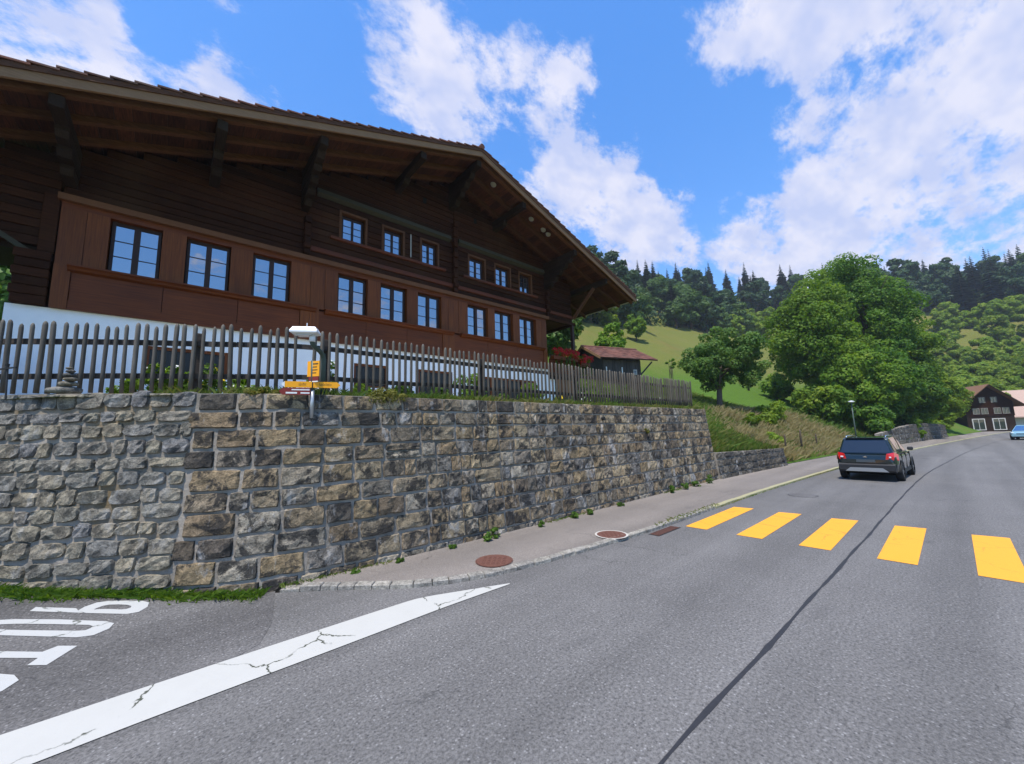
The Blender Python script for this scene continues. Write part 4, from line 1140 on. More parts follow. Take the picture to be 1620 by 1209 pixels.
def crown_blobs(center, radii, n, r, rb=(.22, .4), shell=.75, taper=0.):
    out = []
    for i in range(n):
        d = r.normal(size=3); d /= np.linalg.norm(d); 
        q = np.array(center) + d * np.array(radii) * r.uniform(shell * .55, shell + .18)
        if taper: k = (q[2] - center[2]) / radii[2]; q[:2] = np.array(center[:2]) + (q[:2] - np.array(center[:2])) * (1 - taper * max(0, k))
        out.append((q, np.array([1, 1, .8]) * min(radii) * r.uniform(*rb)))
    return out
def limb_mesh(H, crown_c, radii, seed, r0, lean=(0, 0), nl=7):
    r = random.Random(seed); mb = MB(); top = crown_c[2] + radii[2] * .35
    pts = [(lean[0]*t*t + r.uniform(-.05, .05)*H*.05*t, lean[1]*t*t, -.3 + (top + .3) * t) for t in (0, .12, .3, .5, .7, .85, 1)]
    mb.tube(pts, [r0*1.35, r0, r0*.85, r0*.7, r0*.5, r0*.3, r0*.12], 8)
    for k in range(nl):
        t = r.uniform(.3, .8); z = -.3 + (top + .3)*t; x0 = lean[0]*t*t; y0 = lean[1]*t*t; a = 2*math.pi*k/nl + r.uniform(-.4, .4)
        L = r.uniform(.55, .85); ex = crown_c[0] + math.cos(a)*radii[0]*L; ey = crown_c[1] + math.sin(a)*radii[1]*L; ez = crown_c[2] + r.uniform(-.35, .5)*radii[2]
        rr = r0 * (1 - t) * .75
        mb.tube([(x0, y0, z), ((x0*2+ex)/3, (y0*2+ey)/3, z + (ez-z)*.45), ((x0+2*ex)/3, (y0+2*ey)/3, z + (ez-z)*.8), (ex, ey, ez)], [rr, rr*.75, rr*.45, rr*.12], 6)
    return mb
def make_tree(name, label, loc, crown_c, radii, nb, nleaf, lsize, mat, seed, group=None, r0=.2, lean=(0, 0), cat='tree', rb=(.22, .4), extra=None, taper=.25, nl=7):
    r = np.random.default_rng(seed)
    t = thing(name, label, cat, loc, group)
    part('trunk', limb_mesh(crown_c[2] + radii[2], crown_c, radii, seed, r0, lean, nl), 'bark', t, smooth=True, world=False)
    bl = crown_blobs(crown_c, radii, nb, r, rb, taper=taper) + (extra or [])
    V, F = blob_leaves(bl, nleaf, lsize, r)
    obj('crown', np_mesh('crown', V, F, mat), t, world=False)
    return t
def ground_at(x, y): return terrain_z(x, y)

def place(x, y, dz=-.05): return (x, y, ground_at(x, y) + dz)
# --- the fruit tree on the slope
make_tree('fruit_tree', 'round low fruit tree leaning on the grass slope beyond the fence', place(33.8, 12.5), (1.3, -.3, 4.1), (3.7, 3.5, 2.8), 95, 22000, .115, 'leaf_fruit', 11, r0=.24, lean=(1.3, -.3), rb=(.16, .3), taper=.15)
# --- the dense group of trees right of centre, above the road
BIG = [  # x, y, crown centre height, rx, rz, seed, mat, label
    (53.5, 9.3, 8.6, 5.0, 6.4, 21, 'leaf_mid', 'broad light green tree at the left edge of the dense group'),
    (63.0, 5.6, 13.0, 5.2, 9.0, 22, 'leaf_deep', 'tallest dark green tree in the middle of the dense group'),
    (71.5, 4.0, 10.5, 4.4, 8.0, 23, 'leaf_mid', 'tall tree at the right side of the dense group'),
    (52.5, 6.6, 4.8, 3.9, 3.9, 24, 'leaf_mid', 'lower bushy tree in front of the dense group'),
    (65.0, 3.4, 4.8, 3.6, 3.9, 25, 'leaf_deep', 'dark tree hanging over the roadside wall'),
    (58.5, 4.9, 5.6, 3.6, 4.6, 26, 'leaf_deep', 'dark leafy tree directly above the roadside wall'),
    (81.0, 1.6, 4.6, 3.6, 4.0, 27, 'leaf_yellow', 'light green tree near the far timber house'),
    (70.0, 9.5, 13.0, 5.6, 8.4, 28, 'leaf_mid', 'tall tree rising behind the dense group'),
    (84.0, 5.5, 8.0, 4.4, 6.0, 29, 'leaf_yellow', 'light green tree rising between the dense group and the far houses')]
for x, y, hc, rx, rz, sd, mt, lab in BIG:
    make_tree('leafy_tree', lab, place(x, y), (0, 0, hc), (rx, rx, rz), 150, 32000, .165, mt, sd, 'dense group of trees above the road', r0=.3, rb=(.15, .30), taper=.35)
# --- shrubs and bushes
def make_bush(name, label, loc, radii, nleaf, lsize, mat, seed, group=None, nb=14, cat='bush', rb=(.3, .55), petals=None):
    r = np.random.default_rng(seed); t = thing(name, label, cat, loc, group)
    bl = crown_blobs((0, 0, radii[2] * .75), radii, nb, r, rb, shell=.65)
    bl = [(np.array([c[0], c[1], max(c[2], rr[2] * .6)]), rr) for c, rr in bl]
    V, F = blob_leaves(bl, nleaf, lsize, r); obj('foliage', np_mesh('foliage', V, F, mat), t, world=False)
    mb = MB(); rr = random.Random(seed)
    for k in range(5):
        a = rr.uniform(0, 6.28); L = rr.uniform(.3, .6); mb.tube([(0.03*math.cos(a), .03*math.sin(a), -.1), (radii[0]*L*.5*math.cos(a), radii[1]*L*.5*math.sin(a), radii[2]*.5), (radii[0]*L*math.cos(a), radii[1]*L*math.sin(a), radii[2]*1.0)], [radii[2]*.02 + .006, radii[2]*.014 + .004, .003], 5)
    o = part('stems', mb, 'bark', t, world=False); o['kind'] = 'stuff'
    if petals:
        pm, npet, ps = petals; d = r.normal(size=(npet, 3)); d[:, 2] = np.abs(d[:, 2]) * .8; d[:, 1] -= .5; d /= np.linalg.norm(d, axis=1)[:, None]
        k = r.choice(len(bl), npet); P = np.array([bl[i][0] for i in k]) + d * np.array([bl[i][1] for i in k]) * 1.04
        V, F = leaf_quads(P, d, ps, r, aspect=.9, fold=.1); o = obj('blossoms', np_mesh('blossoms', V, F, pm), t, world=False); o['kind'] = 'stuff'
    return t
slope = [(49.0, 7.6, 2.2, 2.2, 'leaf_mid', 'rounded bush at the foot of the dense trees, left of the street lamp'),
         (47.3, 8.8, 1.6, 1.9, 'leaf_yellow', 'bush with pale shoots at the left foot of the dense trees'),
         (49.5, 5.3, 2.0, 1.8, 'leaf_deep', 'dark bush beside the near end of the roadside wall'),
         (31.0, 9.4, .55, .6, 'leaf_yellow', 'yellow green shrub on the dry bank beside the fruit tree'),
         (33.4, 9.0, .7, .7, 'leaf_yellow', 'small green shrub halfway down the dry bank'),
         (28.2, 7.6, .5, .5, 'leaf_yellow', 'low shrub in the tall grass above the low wall'),
         (36.5, 9.6, 1.2, 1.1, 'leaf_yellow', 'shrub in dry grass left of the dense trees'),
         (58.0, 14.5, 1.8, 1.8, 'leaf_mid', 'bush up the slope right behind the fruit tree'),
         (74.0, 2.6, 1.6, 2.0, 'leaf_mid', 'bush at the far end of the roadside wall'),
         (79.0, 1.4, 1.8, 1.6, 'leaf_yellow', 'bush in front of the far timber house')]
for i, (x, y, rx, rz, mt, lab) in enumerate(slope):
    make_bush('shrub', lab, place(x, y), (rx, rx, rz), int(2600 * max(.6, rx / 1.6)), .12 if rx < 1.5 else .2, mt, 60 + i, 'shrubs on the roadside bank', nb=22)
make_bush('shrub', 'ivy hanging over the middle of the roadside wall', (59.5, 2.55, .2), (1.5, .5, 2.0), 2200, .17, 'leaf_mid', 83, 'shrubs on the roadside bank', nb=18)
# trees behind the barn and left of the house
make_tree('garden_tree', 'bright green tree behind the gallery of the chalet', place(23.5, 21.5), (0, 0, 3.2), (3.0, 3.0, 2.7), 40, 6000, .2, 'weed', 41, r0=.18)
make_tree('garden_tree', 'tree rising behind the red roofed barn', place(36.0, 24.0), (0, 0, 3.0), (1.9, 1.9, 2.4), 30, 3600, .2, 'leaf_mid', 42, r0=.15)
make_tree('garden_tree', 'bright green tree behind the left corner of the chalet', (-7.0, 30.0, 3.2), (0, 0, 5.4), (4.6, 3.4, 4.6), 46, 8000, .22, 'weed', 43, r0=.15)
make_tree('young_tree', 'thin young tree tied to stakes on the green meadow', place(38.4, 18.6), (0, 0, 2.9), (.55, .55, .9), 8, 260, .12, 'leaf_mid', 44, r0=.045, nl=4)
make_tree('young_tree', 'small round tree standing alone on the upper meadow', place(70.0, 40.5), (0, 0, 3.2), (2.4, 2.4, 2.6), 24, 2400, .3, 'leaf_mid', 45, r0=.15)

# --- the wood on the hillside
def far_leafy(seed, mat, H, R):
    r = np.random.default_rng(seed); t = thing('deciduous_tree', 'x', 'tree')
    part('trunk', limb_mesh(H, (0, 0, H*.55), (R, R, H*.42), seed, .3, nl=4), 'bark', t, world=False)
    bl = crown_blobs((0, 0, H*.54), (R, R, H*.43), 42, r, (.2, .36), taper=.35); V, F = blob_leaves(bl, 3600, .5, r)
    obj('crown', np_mesh('crown', V, F, mat), t, world=False); return t
def conifer(seed, H, R):
    r = np.random.default_rng(seed); t = thing('conifer', 'x', 'tree'); mb = MB(); mb.tube([(0, 0, -.5), (0, 0, H*.5), (0, 0, H)], [.28, .18, .03], 6); part('trunk', mb, 'bark', t, world=False)
    V = []; F = []; nl = 26
    for j in range(nl):
        f = j / (nl - 1); z = H * (.10 + .9 * f); L = R * (1 - f) ** .85 * r.uniform(.8, 1.15) + .12; nb = max(5, int(13 * (1 - f)) + 4)
        for k in range(nb):
            a = 2*math.pi*(k + r.uniform(-.3, .3))/nb; l = L * r.uniform(.7, 1.15); w = l * .42 + .18; dr = -.30 * l + r.uniform(-.2, .2); z = H * (.10 + .9 * f) + r.uniform(-.5, .5) * (1 - f)
            ca, sa = math.cos(a), math.sin(a); p0 = (0, 0, z + .1); m = .55
            pts = [p0, (ca*l*m - sa*w, sa*l*m + ca*w, z + dr*.45 - .08), (ca*l, sa*l, z + dr), (ca*l*m + sa*w, sa*l*m - ca*w, z + dr*.45 - .08)]
            i = len(V); V += pts; F.append((i, i+1, i+2, i+3))
    obj('crown', np_mesh('crown', V, F, 'needle'), t, world=False); return t
def in_view(x, y, z):
    v = Vector((x, y, z - CAM_H)); d = v.dot(_FW)
    if d < 1: return None
    return 810 + 610 * v.dot(_RT) / d, 604.5 + 610 * v.dot(_DN) / d, d
def build_wood():
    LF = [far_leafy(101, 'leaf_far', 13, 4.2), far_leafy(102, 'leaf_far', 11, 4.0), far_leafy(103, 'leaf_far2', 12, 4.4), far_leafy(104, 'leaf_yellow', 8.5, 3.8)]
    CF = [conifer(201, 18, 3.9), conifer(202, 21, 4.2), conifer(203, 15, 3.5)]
    used = set(); r = random.Random(12); n = 0
    spots = []
    s = _S25 + 8
    def try_add(s, u, kind, sc=1.):
        p = su_point(s, u); q = in_view(*p)
        if q is None: return
        if q[0] < 880 or q[0] > 1720 or q[1] > 700: return
        spots.append((p, kind, sc))
    for row, (u, step) in enumerate(((57, 5.5), (64, 7.0), (73, 7.5), (83, 8), (94, 8.5), (106, 9), (119, 9.5), (133, 10), (149, 10), (166, 10), (186, 10.5), (208, 11))):
        s = _S25 - 40
        while s < FOOT.L:
            uu = u + r.uniform(-3, 3) + (9 * math.sin(s * .05) if row < 2 else 0)
            st = step * r.uniform(.7, 1.3) * (.34 if s > _S25 + 85 else .8)
            if row == 0: k = r.choice((0, 1, 2, 2, 3))
            elif row < 5: k = r.choice((0, 1, 2, 0, 1, 2, 11, 12))
            else: k = r.choice((10, 11, 12, 10, 11, 0, 1, 2))
            right = s > _S25 + 97
            if right and uu < 90: k = 3; uu += r.uniform(-3, 3)
            p = su_point(s, uu); q = in_view(p[0], p[1], p[2] + 6)
            if right and q and q[0] > 1500 and 44 < uu < 60: s += st; continue
            if q and not (1262 < q[0] < 1478 and q[1] > 475) and not (q[0] < 985 and q[1] < 445): try_add(s, uu, k, r.uniform(.8, 1.15) * (1.0 if k == 3 or (right and uu < 90) else 1.15 if row == 0 else 1.5 if k < 10 else 1.05))
            s += st
    # bushy belt on the right, above the bend
    for u, step in ((6, 4), (10, 4), (14, 4), (18, 4), (22, 4), (26, 4), (38, 4), (43, 4), (48, 4.5)):
        s = _S25 + 58
        while s < FOOT.L:
            p = su_point(s, u); q = in_view(*p)
            if q and q[0] > 1452 and not (u < 9 and 68 < s - _S25 < 92): try_add(s, u + r.uniform(-1.5, 1.5), 3, r.uniform(.6, .95))
            s += step * r.uniform(.7, 1.3) * .6
    spots.sort(key=lambda t: t[0][0]**2 + t[0][1]**2)
    labels = {0: ('deciduous tree of the wood climbing the hillside', 'deciduous trees in the hillside wood'), 1: ('dark conifer of the wood along the hill crest', 'conifers in the hillside wood'), 2: ('bright yellow green bushy tree on the sunny slope', 'bushy trees on the sunny slope')}
    for p, k, sc in spots:
        src = CF[k - 10] if k >= 10 else LF[k]
        lab, grp = labels[1 if k >= 10 else (2 if k == 3 else 0)]
        loc = (p[0], p[1], p[2] - .4); rz = r.uniform(0, 6.28); s3 = (sc * r.uniform(.9, 1.1), sc * r.uniform(.9, 1.1), sc * r.uniform(.9, 1.12))
        if k not in used:
            used.add(k); src.location = loc; src.rotation_euler = (0, 0, rz); src.scale = s3; src['label'] = lab; src['group'] = grp
        else: copy_tree(src, loc, rz, s3, lab, grp)
    for k, src in list(enumerate(LF)) + [(i + 10, c) for i, c in enumerate(CF)]:
        if k not in used:
            for ch in list(src.children): bpy.data.objects.remove(ch)
            bpy.data.objects.remove(src)
    print('wood trees', len(spots), {k: sum(1 for q in spots if q[1] == k) for k in set(q[1] for q in spots)})
    # undergrowth that closes the wood between the trunks
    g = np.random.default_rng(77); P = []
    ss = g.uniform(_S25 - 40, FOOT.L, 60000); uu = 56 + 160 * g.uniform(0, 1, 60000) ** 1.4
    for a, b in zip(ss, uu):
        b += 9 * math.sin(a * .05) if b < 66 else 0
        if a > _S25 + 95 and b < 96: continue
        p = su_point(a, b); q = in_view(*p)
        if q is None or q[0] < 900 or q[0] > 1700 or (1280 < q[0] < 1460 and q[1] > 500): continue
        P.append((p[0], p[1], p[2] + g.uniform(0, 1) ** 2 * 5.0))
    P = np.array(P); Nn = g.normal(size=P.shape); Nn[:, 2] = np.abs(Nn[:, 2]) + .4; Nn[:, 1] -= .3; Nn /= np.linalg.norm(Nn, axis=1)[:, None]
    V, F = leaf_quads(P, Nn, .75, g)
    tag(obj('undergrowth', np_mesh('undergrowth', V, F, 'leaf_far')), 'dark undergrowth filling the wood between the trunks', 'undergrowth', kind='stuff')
build_wood()

# --- grass
def blades(P, h, w, r, lean=.5):
    n = len(P); a = r.uniform(0, 2*math.pi, n); hh = h * r.uniform(.5, 1.25, n); ww = w * r.uniform(.7, 1.3, n)
    d = np.c_[np.cos(a), np.sin(a), np.zeros(n)]; l = r.normal(size=(n, 2)) * lean
    tip = P + np.c_[l[:, 0]*hh, l[:, 1]*hh, hh]; mid = P + np.c_[l[:, 0]*hh*.3, l[:, 1]*hh*.3, hh*.6]
    V = np.stack([P - d*ww[:, None], P + d*ww[:, None], mid + d*ww[:, None]*.7, tip], 1).reshape(-1, 3); F = np.arange(4*n).reshape(n, 4)
    return V, F
def scatter_su(n, s0, s1, u0, u1, r, dens=None):
    s = r.uniform(s0, s1, n); u = u0 + (u1 - u0) * r.uniform(0, 1, n) ** 1.3
    P = []
    for a, b in zip(s, u):
        if dens is not None and r.uniform() > dens(a, b): continue
        p = su_point(a, b); P.append(p)
    return np.array(P)
def stuff(name, V, F, mat, label, cat):
    o = obj(name, np_mesh(name, V, F, mat)); return tag(o, label, cat, kind='stuff')
def build_grass():
    r = np.random.default_rng(5)
    P = scatter_su(26000, _S17 + .2, _S25 + 14, .15, 13, r); P[:, 2] -= .03
    V, F = blades(P, .24, .02, r, .8); stuff('bank_grass', V, F, 'grass_mix', 'green grass on the slope beside the end of the tall wall', 'grass')
    cl = lambda s, u: (.2 + .8 * (math.sin(s * .9 + u * 1.3) * math.sin(s * .37 - u * .8) > -.15)) * (1 if u < 1.8 + .6 * max(0, s - _S25 + 1) else .1)
    P = scatter_su(20000, _S25 - 1.5, _S25 + 19, .12, 6.5, r, cl); P[:, 2] -= .03
    V, F = blades(P, .46, .016, r, .45); stuff('dry_grass', V, F, 'grass_dry', 'tall straw coloured dry grass on the bank above the pavement', 'grass')
    P = scatter_su(7000, _S17 + .3, _S25, .02, 1.2, r); P[:, 2] -= .03
    V, F = blades(P, .30, .016, r, .4); stuff('wall_top_grass', V, F, 'grass_mix', 'straggling grass along the top of the low wall', 'grass')
    P = scatter_su(9000, _S25 + 17, _S25 + 42, .1, 7, r); P[:, 2] -= .03
    V, F = blades(P, .4, .03, r); stuff('verge_grass', V, F, 'grass_mix', 'rough grass under the dense trees', 'grass')
    # along the foot of the wall on the side road
    n = 5200; s = r.uniform(0, WALL_BASE.s_of_x(1.15), n); Q = []
    for a in s:
        p = WALL_BASE.at(a); nn = WALL_BASE.nor(a); k = abs(r.normal()) * .10 * (.5 + .8 * abs(math.sin(a * 2.3) * math.sin(a * .9 + 1))) - .0
        q = p - nn * (k + .01); Q.append((q[0], q[1], side_z(q[0], q[1]) - .01))
    V, F = blades(np.array(Q), .105, .007, r, .8); stuff('wall_foot_grass', V, F, 'grass', 'dark green grass along the foot of the rubble wall', 'grass')
    # thin weeds in the joint between wall and pavement and along the kerb
    Q = []
    for a in r.uniform(WALL_BASE.s_of_x(1.3), WALL_BASE.L, 2600):
        if math.sin(a * 1.7) * math.sin(a * .63 + 2) < .12: continue
        p = WALL_BASE.at(a); q = p - WALL_BASE.nor(a) * abs(r.normal()) * .05; Q.append((q[0], q[1], PAVE_Z))
    for a in r.uniform(KERB.s_of_x(8.2), KERB.s_of_x(26), 1800):
        p = KERB.at(a)
        if p[0] < 11.5 or r.uniform() < .35: q = p + KERB.nor(a) * r.uniform(-.02, .02) if p[0] > 11.5 else p + KERB.nor(a) * r.uniform(-.02, .16); Q.append((q[0], q[1], PAVE_Z + .0 if p[0] < 11.5 else .0))
    V, F = blades(np.array(Q), .055, .006, r, .8); stuff('joint_weeds', V, F, 'grass_mix', 'sparse weeds growing in the joints of wall and kerb', 'weeds')
    # garden edge on top of the wall
    Q = []
    for a in r.uniform(WALL_BASE.s_of_x(-.5), WALL_BASE.L, 9000):
        p = wall_point(WALL_BASE, a, WALL_H); k = r.uniform(.06, .75); w = .5 + .5 * math.sin(a * 2.9) * math.sin(a * 1.1 + .6)
        if r.uniform() > w + .12: continue
        q = p[:2] + WALL_BASE.nor(a) * k; Q.append((q[0], q[1], WALL_H - .04))
    V, F = blades(np.array(Q), .15, .008, r, .6); stuff('garden_grass', V, F, 'grass_mix', 'grass and herbs on top of the tall stone wall', 'grass')
build_grass()

# --- plants in the garden strip and on the walls
garden = [(-.05, 9.4, .5, .75, 'leaf_mid', ('petal_white', 40, .03), 'leafy bush hiding the left basement window'), (-.55, 9.7, .35, .45, 'leaf_mid', None, 'leafy plant behind the fence below the wide basement window'), (.35, 9.3, .4, .7, 'weed', ('petal_yellow', 30, .03), 'light green plant with yellow blossoms behind the fence'),
          (1.0, 8.9, .35, .5, 'leaf_mid', ('petal_white', 30, .03), 'leafy plant with white blossoms left of the signpost'), (2.35, 8.5, .4, .95, 'leaf_fruit', ('petal_white', 220, .022), 'tall airy bush with tiny white blossoms right of the signpost'),
          (3.1, 8.6, .3, .5, 'leaf_mid', None, 'small bush behind the cushion plant'), (4.1, 8.7, .45, .55, 'leaf_deep', None, 'dark bush below the small basement window'),
          (5.2, 8.6, .4, .6, 'leaf_fruit', None, 'grey green bush in the garden strip'), (6.2, 8.9, .6, 1.0, 'leaf_mid', None, 'large bush covering the brown basement window'),
          (7.2, 8.5, .35, .4, 'weed', None, 'bright green plant near the fence post'), (8.4, 8.6, .5, .8, 'leaf_mid', None, 'bush before the wide basement windows'),
          (9.3, 8.3, .35, .5, 'weed', ('petal_yellow', 60, .035), 'green plant with yellow flowers behind the fence'), (10.6, 8.5, .4, .55, 'leaf_fruit', ('petal_white', 40, .03), 'pale plant in the garden strip before the gallery'),
          (13.2, 9.5, .7, 1.3, 'leaf_mid', None, 'tall bush beside the gallery of the chalet'), (15.0, 9.2, .7, 1.2, 'leaf_deep', None, 'dark bush at the right end of the garden'), (16.2, 8.6, .5, .7, 'leaf_mid', ('petal_white', 30, .04), 'low bush near the end of the fence')]
for i, (x, y, rx, h, mt, pet, lab) in enumerate(garden):
    make_bush('garden_bush', lab, (x, y, 2.92), (rx, rx*.8, h*.62), 700 if rx < .5 else 1200, .05, mt, 300 + i, 'plants in the garden strip', nb=12, cat='plant', petals=pet)
cp = make_bush('cushion_plant', 'yellow green cushion plant spilling over the top of the wall', (3.02, 7.02, 2.83), (.42, .2, .16), 1800, .022, 'moss', 330, nb=22, cat='plant', rb=(.5, .8))
make_bush('cushion_plant', 'flat yellow green cushion left of the signpost on the wall top', (1.05, 7.35, 2.9), (.35, .16, .08), 900, .02, 'moss', 331, nb=16, cat='plant', rb=(.5, .8))
weeds = [(4.9, 6.42, .13, .17, 'bright green weed clump at the wall foot above the near manhole'), (5.15, 6.45, .13, .2, 'taller weed clump beside the first at the wall foot'), (4.15, 6.50, .08, .08, 'tiny weed at the wall foot below the joint'),
         (3.1, 6.52, .1, .07, 'low weed at the wall foot left of the manhole'), (6.45, 6.42, .1, .13, 'small weed clump halfway along the wall foot'), (7.6, 6.42, .14, .16, 'round green weed right of the wall middle'),
         (8.15, 6.42, .15, .14, 'green weed beside the round one at the wall foot'), (9.6, 6.42, .13, .12, 'flat weed at the wall foot near the far manhole'), (12.6, 6.42, .18, .2, 'weed clump near the far end of the tall wall'),
         (13.6, 6.42, .2, .22, 'broad weed clump near the far end of the tall wall'), (14.5, 6.42, .2, .2, 'weed clump just before the low wall'), (15.6, 6.4, .25, .28, 'largest weed clump where the low wall starts'), (2.35, 6.55, .08, .06, 'tiny weed at the wall foot by the kerb start')]
for i, (x, y, rx, h, lab) in enumerate(weeds):
    make_bush('weed_clump', lab, (x, y, PAVE_Z), (rx, rx*.7, h*.7), 320, .028, 'weed', 400 + i, 'weeds at the foot of the wall', nb=9, cat='weed')
make_bush('wall_fern', 'dry little plant growing from a joint high in the wall', tuple(wall_point(WALL_BASE, WALL_BASE.s_of_x(11.9), 2.05) + np.array([0, -.08, 0])), (.12, .1, .12), 160, .03, 'moss', 420, nb=8, cat='plant')
# ------------------------------------------------------------------ things
def build_signpost():
    x, y = 1.735, 6.98
    T = thing('signpost', 'hiking signpost with yellow arrow plates fixed to the wall top', 'signpost', (x, y, 2.5))
    mb = MB(); mb.tube([(x, y - .0, 2.54), (x, y, 3.02)], .03, 12); part('pole', mb, 'metal_pole', T, True)
    mb = MB(); mb.tube([(x, y, 3.0), (x - .01, y, 3.5)], .031, 12); part('upper_pole', mb, 'metal_green', T, True)
    d = Vector((.96, -.28, 0)).normalized(); nrm = Vector((-.28, -.96, 0)).normalized()
    def plate(poly, c, off, th=.012, dd=d, nn=nrm):
        mb = MB(); f = []; b = []
        for u, v in poly:
            p = Vector(c) + dd*u + Vector((0, 0, v)); f.append(tuple(p + nn*(off + th))); b.append(tuple(p + nn*off))
        n = len(f); mb.add(f + b, [tuple(range(n)), tuple(range(2*n-1, n-1, -1))] + [(k, n+k, n+(k+1) % n, (k+1) % n) for k in range(n)]); return mb
    c = (x, y, 3.09)
    a1 = part('arrow_plate', plate([(.01, -.05), (.37, -.05), (.42, 0), (.37, .05), (.01, .05)], c, .034), 'sign_yellow', T)
    a2 = part('arrow_plate', plate([(-.40, -.05), (-.01, -.05), (-.01, .05), (-.40, .05)], c, .034), 'sign_yellow', T)
    def ink(segs, par, off, mat='sign_black', cc=c, dd=d, nn=nrm):
        mb = MB()
        for u0, u1, v0, v1 in segs:
            q = [Vector(cc) + dd*u + Vector((0, 0, v)) + nn*off for u, v in ((u0, v0), (u1, v0), (u1, v1), (u0, v1))]; mb.quad(*q)
        o = part('lettering', mb, mat, par); o['kind'] = 'stuff'
    def scrib(u0, n, r, w=.016):
        s = []; u = u0
        for k in range(n):
            s.append((u, u + w*.3, -.018, .018 + (.012 if r.random() < .3 else 0)))
            if r.random() < .7: s.append((u + w*.3, u + w*.7, r.choice((-.018, -.002, .012)), 0)); s[-1] = (s[-1][0], s[-1][1], s[-1][2], s[-1][2] + .007)
            u += w
        return s
    rr = random.Random(4)
    ink(scrib(.10, 12, rr), a1, .0475); ink(scrib(-.20, 7, rr), a2, .0475)
    part('white_tip', plate([(-.455, 0), (-.402, -.05), (-.402, .05)], c, .034), 'sign_white', T)
    c2 = (x, y, 2.975)
    r1 = part('cycle_plate', plate([(-.48, 0), (-.43, -.055), (-.03, -.055), (-.03, .055), (-.43, .055)], c2, .034), 'sign_red', T)
    ink([(-.30, -.04, .018, .036), (-.38, -.22, -.038, -.012), (-.17, -.04, -.036, -.014)], r1, .0475, 'sign_white', c2)
    d3 = Vector((.62, -.78, 0)).normalized() * 1.0; n3 = Vector((-.78, -.62, 0)).normalized()
    c3 = (x + .02, y, 3.36)
    p3 = part('place_plate', plate([(-.10, -.13), (.12, -.13), (.12, .13), (-.10, .13)], c3, .034, dd=d3, nn=n3), 'sign_yellow', T)
    ink([(.0, .10, .07, .09), (.0, .08, .02, .035), (.0, .09, -.03, -.015), (.0, .07, -.08, -.065)], p3, .0475, 'sign_black', c3, d3, n3)
    c4 = (x + .02, y, 3.19); part('route_plate', plate([(-.07, -.035), (.11, -.035), (.11, .035), (-.07, .035)], c4, .034, dd=d3, nn=n3), 'sign_red', T)
    part('route_plate', plate([(-.06, -.055), (.10, -.055), (.10, -.037), (-.06, -.037)], c4, .034, dd=d3, nn=n3), 'sign_white', T)
    # lamp on a bent pole
    x2, y2 = 2.02, 7.45
    T = thing('street_lamp', 'street lamp with flat white head on a bent dark green pole by the fence', 'street lamp', (x2, y2, 2.9))
    mb = MB(); mb.tube([(x2, y2, 2.8), (x2, y2, 3.62), (x2 - .02, y2 - .02, 3.70), (x2 - .10, y2 - .10, 3.76), (x2 - .24, y2 - .26, 3.80), (x2 - .27, y2 - .30, 3.84), (x2 - .28, y2 - .31, 3.93)], .042, 12); part('pole', mb, 'metal_green', T, True)
    hx, hy = x2 - .28, y2 - .31
    mb = MB(); mb.tube([(hx, hy, 3.86), (hx, hy, 3.98)], .05, 12); part('socket', mb, 'lamp_white', T, True)
    mb = MB(); L, Wd = .215, .13; e = Vector((.86, -.5, 0)); g = Vector((.5, .86, 0)); hc = Vector((hx - .10, hy + .04, 4.0))
    def ringp(l, w, z): return [tuple(hc + e*a*l + g*b*w + Vector((0, 0, z))) for a, b in ((-1, -1), (1, -1), (1, 1), (-1, 1))]
    mb.add(ringp(L*.80, Wd*.75, -.02) + ringp(L, Wd, .0) + ringp(L, Wd, .03) + ringp(L*.82, Wd*.7, .10), [(3,2,1,0)] + [(4*k+i, 4*k+(i+1) % 4, 4*k+4+(i+1) % 4, 4*k+4+i) for k in range(3) for i in range(4)] + [(12,13,14,15)]); part('lamp_head', mb, 'lamp_white', T)
    mb = MB(); mb.add(ringp(L*.55, Wd*.6, -.045) + ringp(L*.6, Wd*.65, -.021), [(3,2,1,0), (4,5,6,7)] + [(i, (i+1) % 4, 4+(i+1) % 4, 4+i) for i in range(4)]); part('lens', mb, 'lamp_lens', T)
    mb = MB(); mb.tube([tuple(hc + Vector((.02, 0, .09))), tuple(hc + Vector((.02, 0, .19)))], .007, 6); part('sensor_pin', mb, 'lamp_white', T)
build_signpost()
def rock(mb, c, r, seed, sq=(1, 1, .5)):
    rr = random.Random(seed); bm = bmesh.new(); bmesh.ops.create_icosphere(bm, subdivisions=2, radius=1)
    for v in bm.verts:
        n = v.co.normalized(); k = 1 + .14*math.sin(3*n.x+seed) + .12*math.sin(4*n.y+seed*2) + rr.uniform(-.03, .03); v.co = Vector((c[0]+n.x*r*sq[0]*k, c[1]+n.y*r*sq[1]*k, c[2]+n.z*r*sq[2]*k))
    return mb.bm(bm)
def build_cairn():
    x, y, z = -1.28, 9.0, 3.0
    T = thing('cairn', 'little stack of flat stones on the wall top at the left', 'cairn', (x, y, z))
    zz = z; specs = [(.16, (1.35, .7, .38), 0, .055), (.09, (1.1, .9, .5), .05, .043), (.08, (1.1, .9, .42), .06, .033), (.066, (1.1, .9, .5), .055, .032), (.055, (1, 1, .55), .05, .028), (.036, (1.1, 1, .55), .04, .019)]
    for i, (r, sq, dx, hh) in enumerate(specs):
        zz += hh; mb = MB(); rock(mb, (x + dx, y - dx*.5, zz), r, i*3+1, (sq[0], sq[1], hh / r)); part('stone', mb, 'stone_rubble', T, True); zz += hh
build_cairn()
mb = MB(); mb.tube([(-1.82, 9.0, 2.9), (-1.85, 9.05, 3.35), (-1.86, 9.06, 3.42)], [.012, .012, .03], 6); mb.beam((-1.98, 9.1, 3.33), (-1.76, 8.98, 3.37), .02, .02)
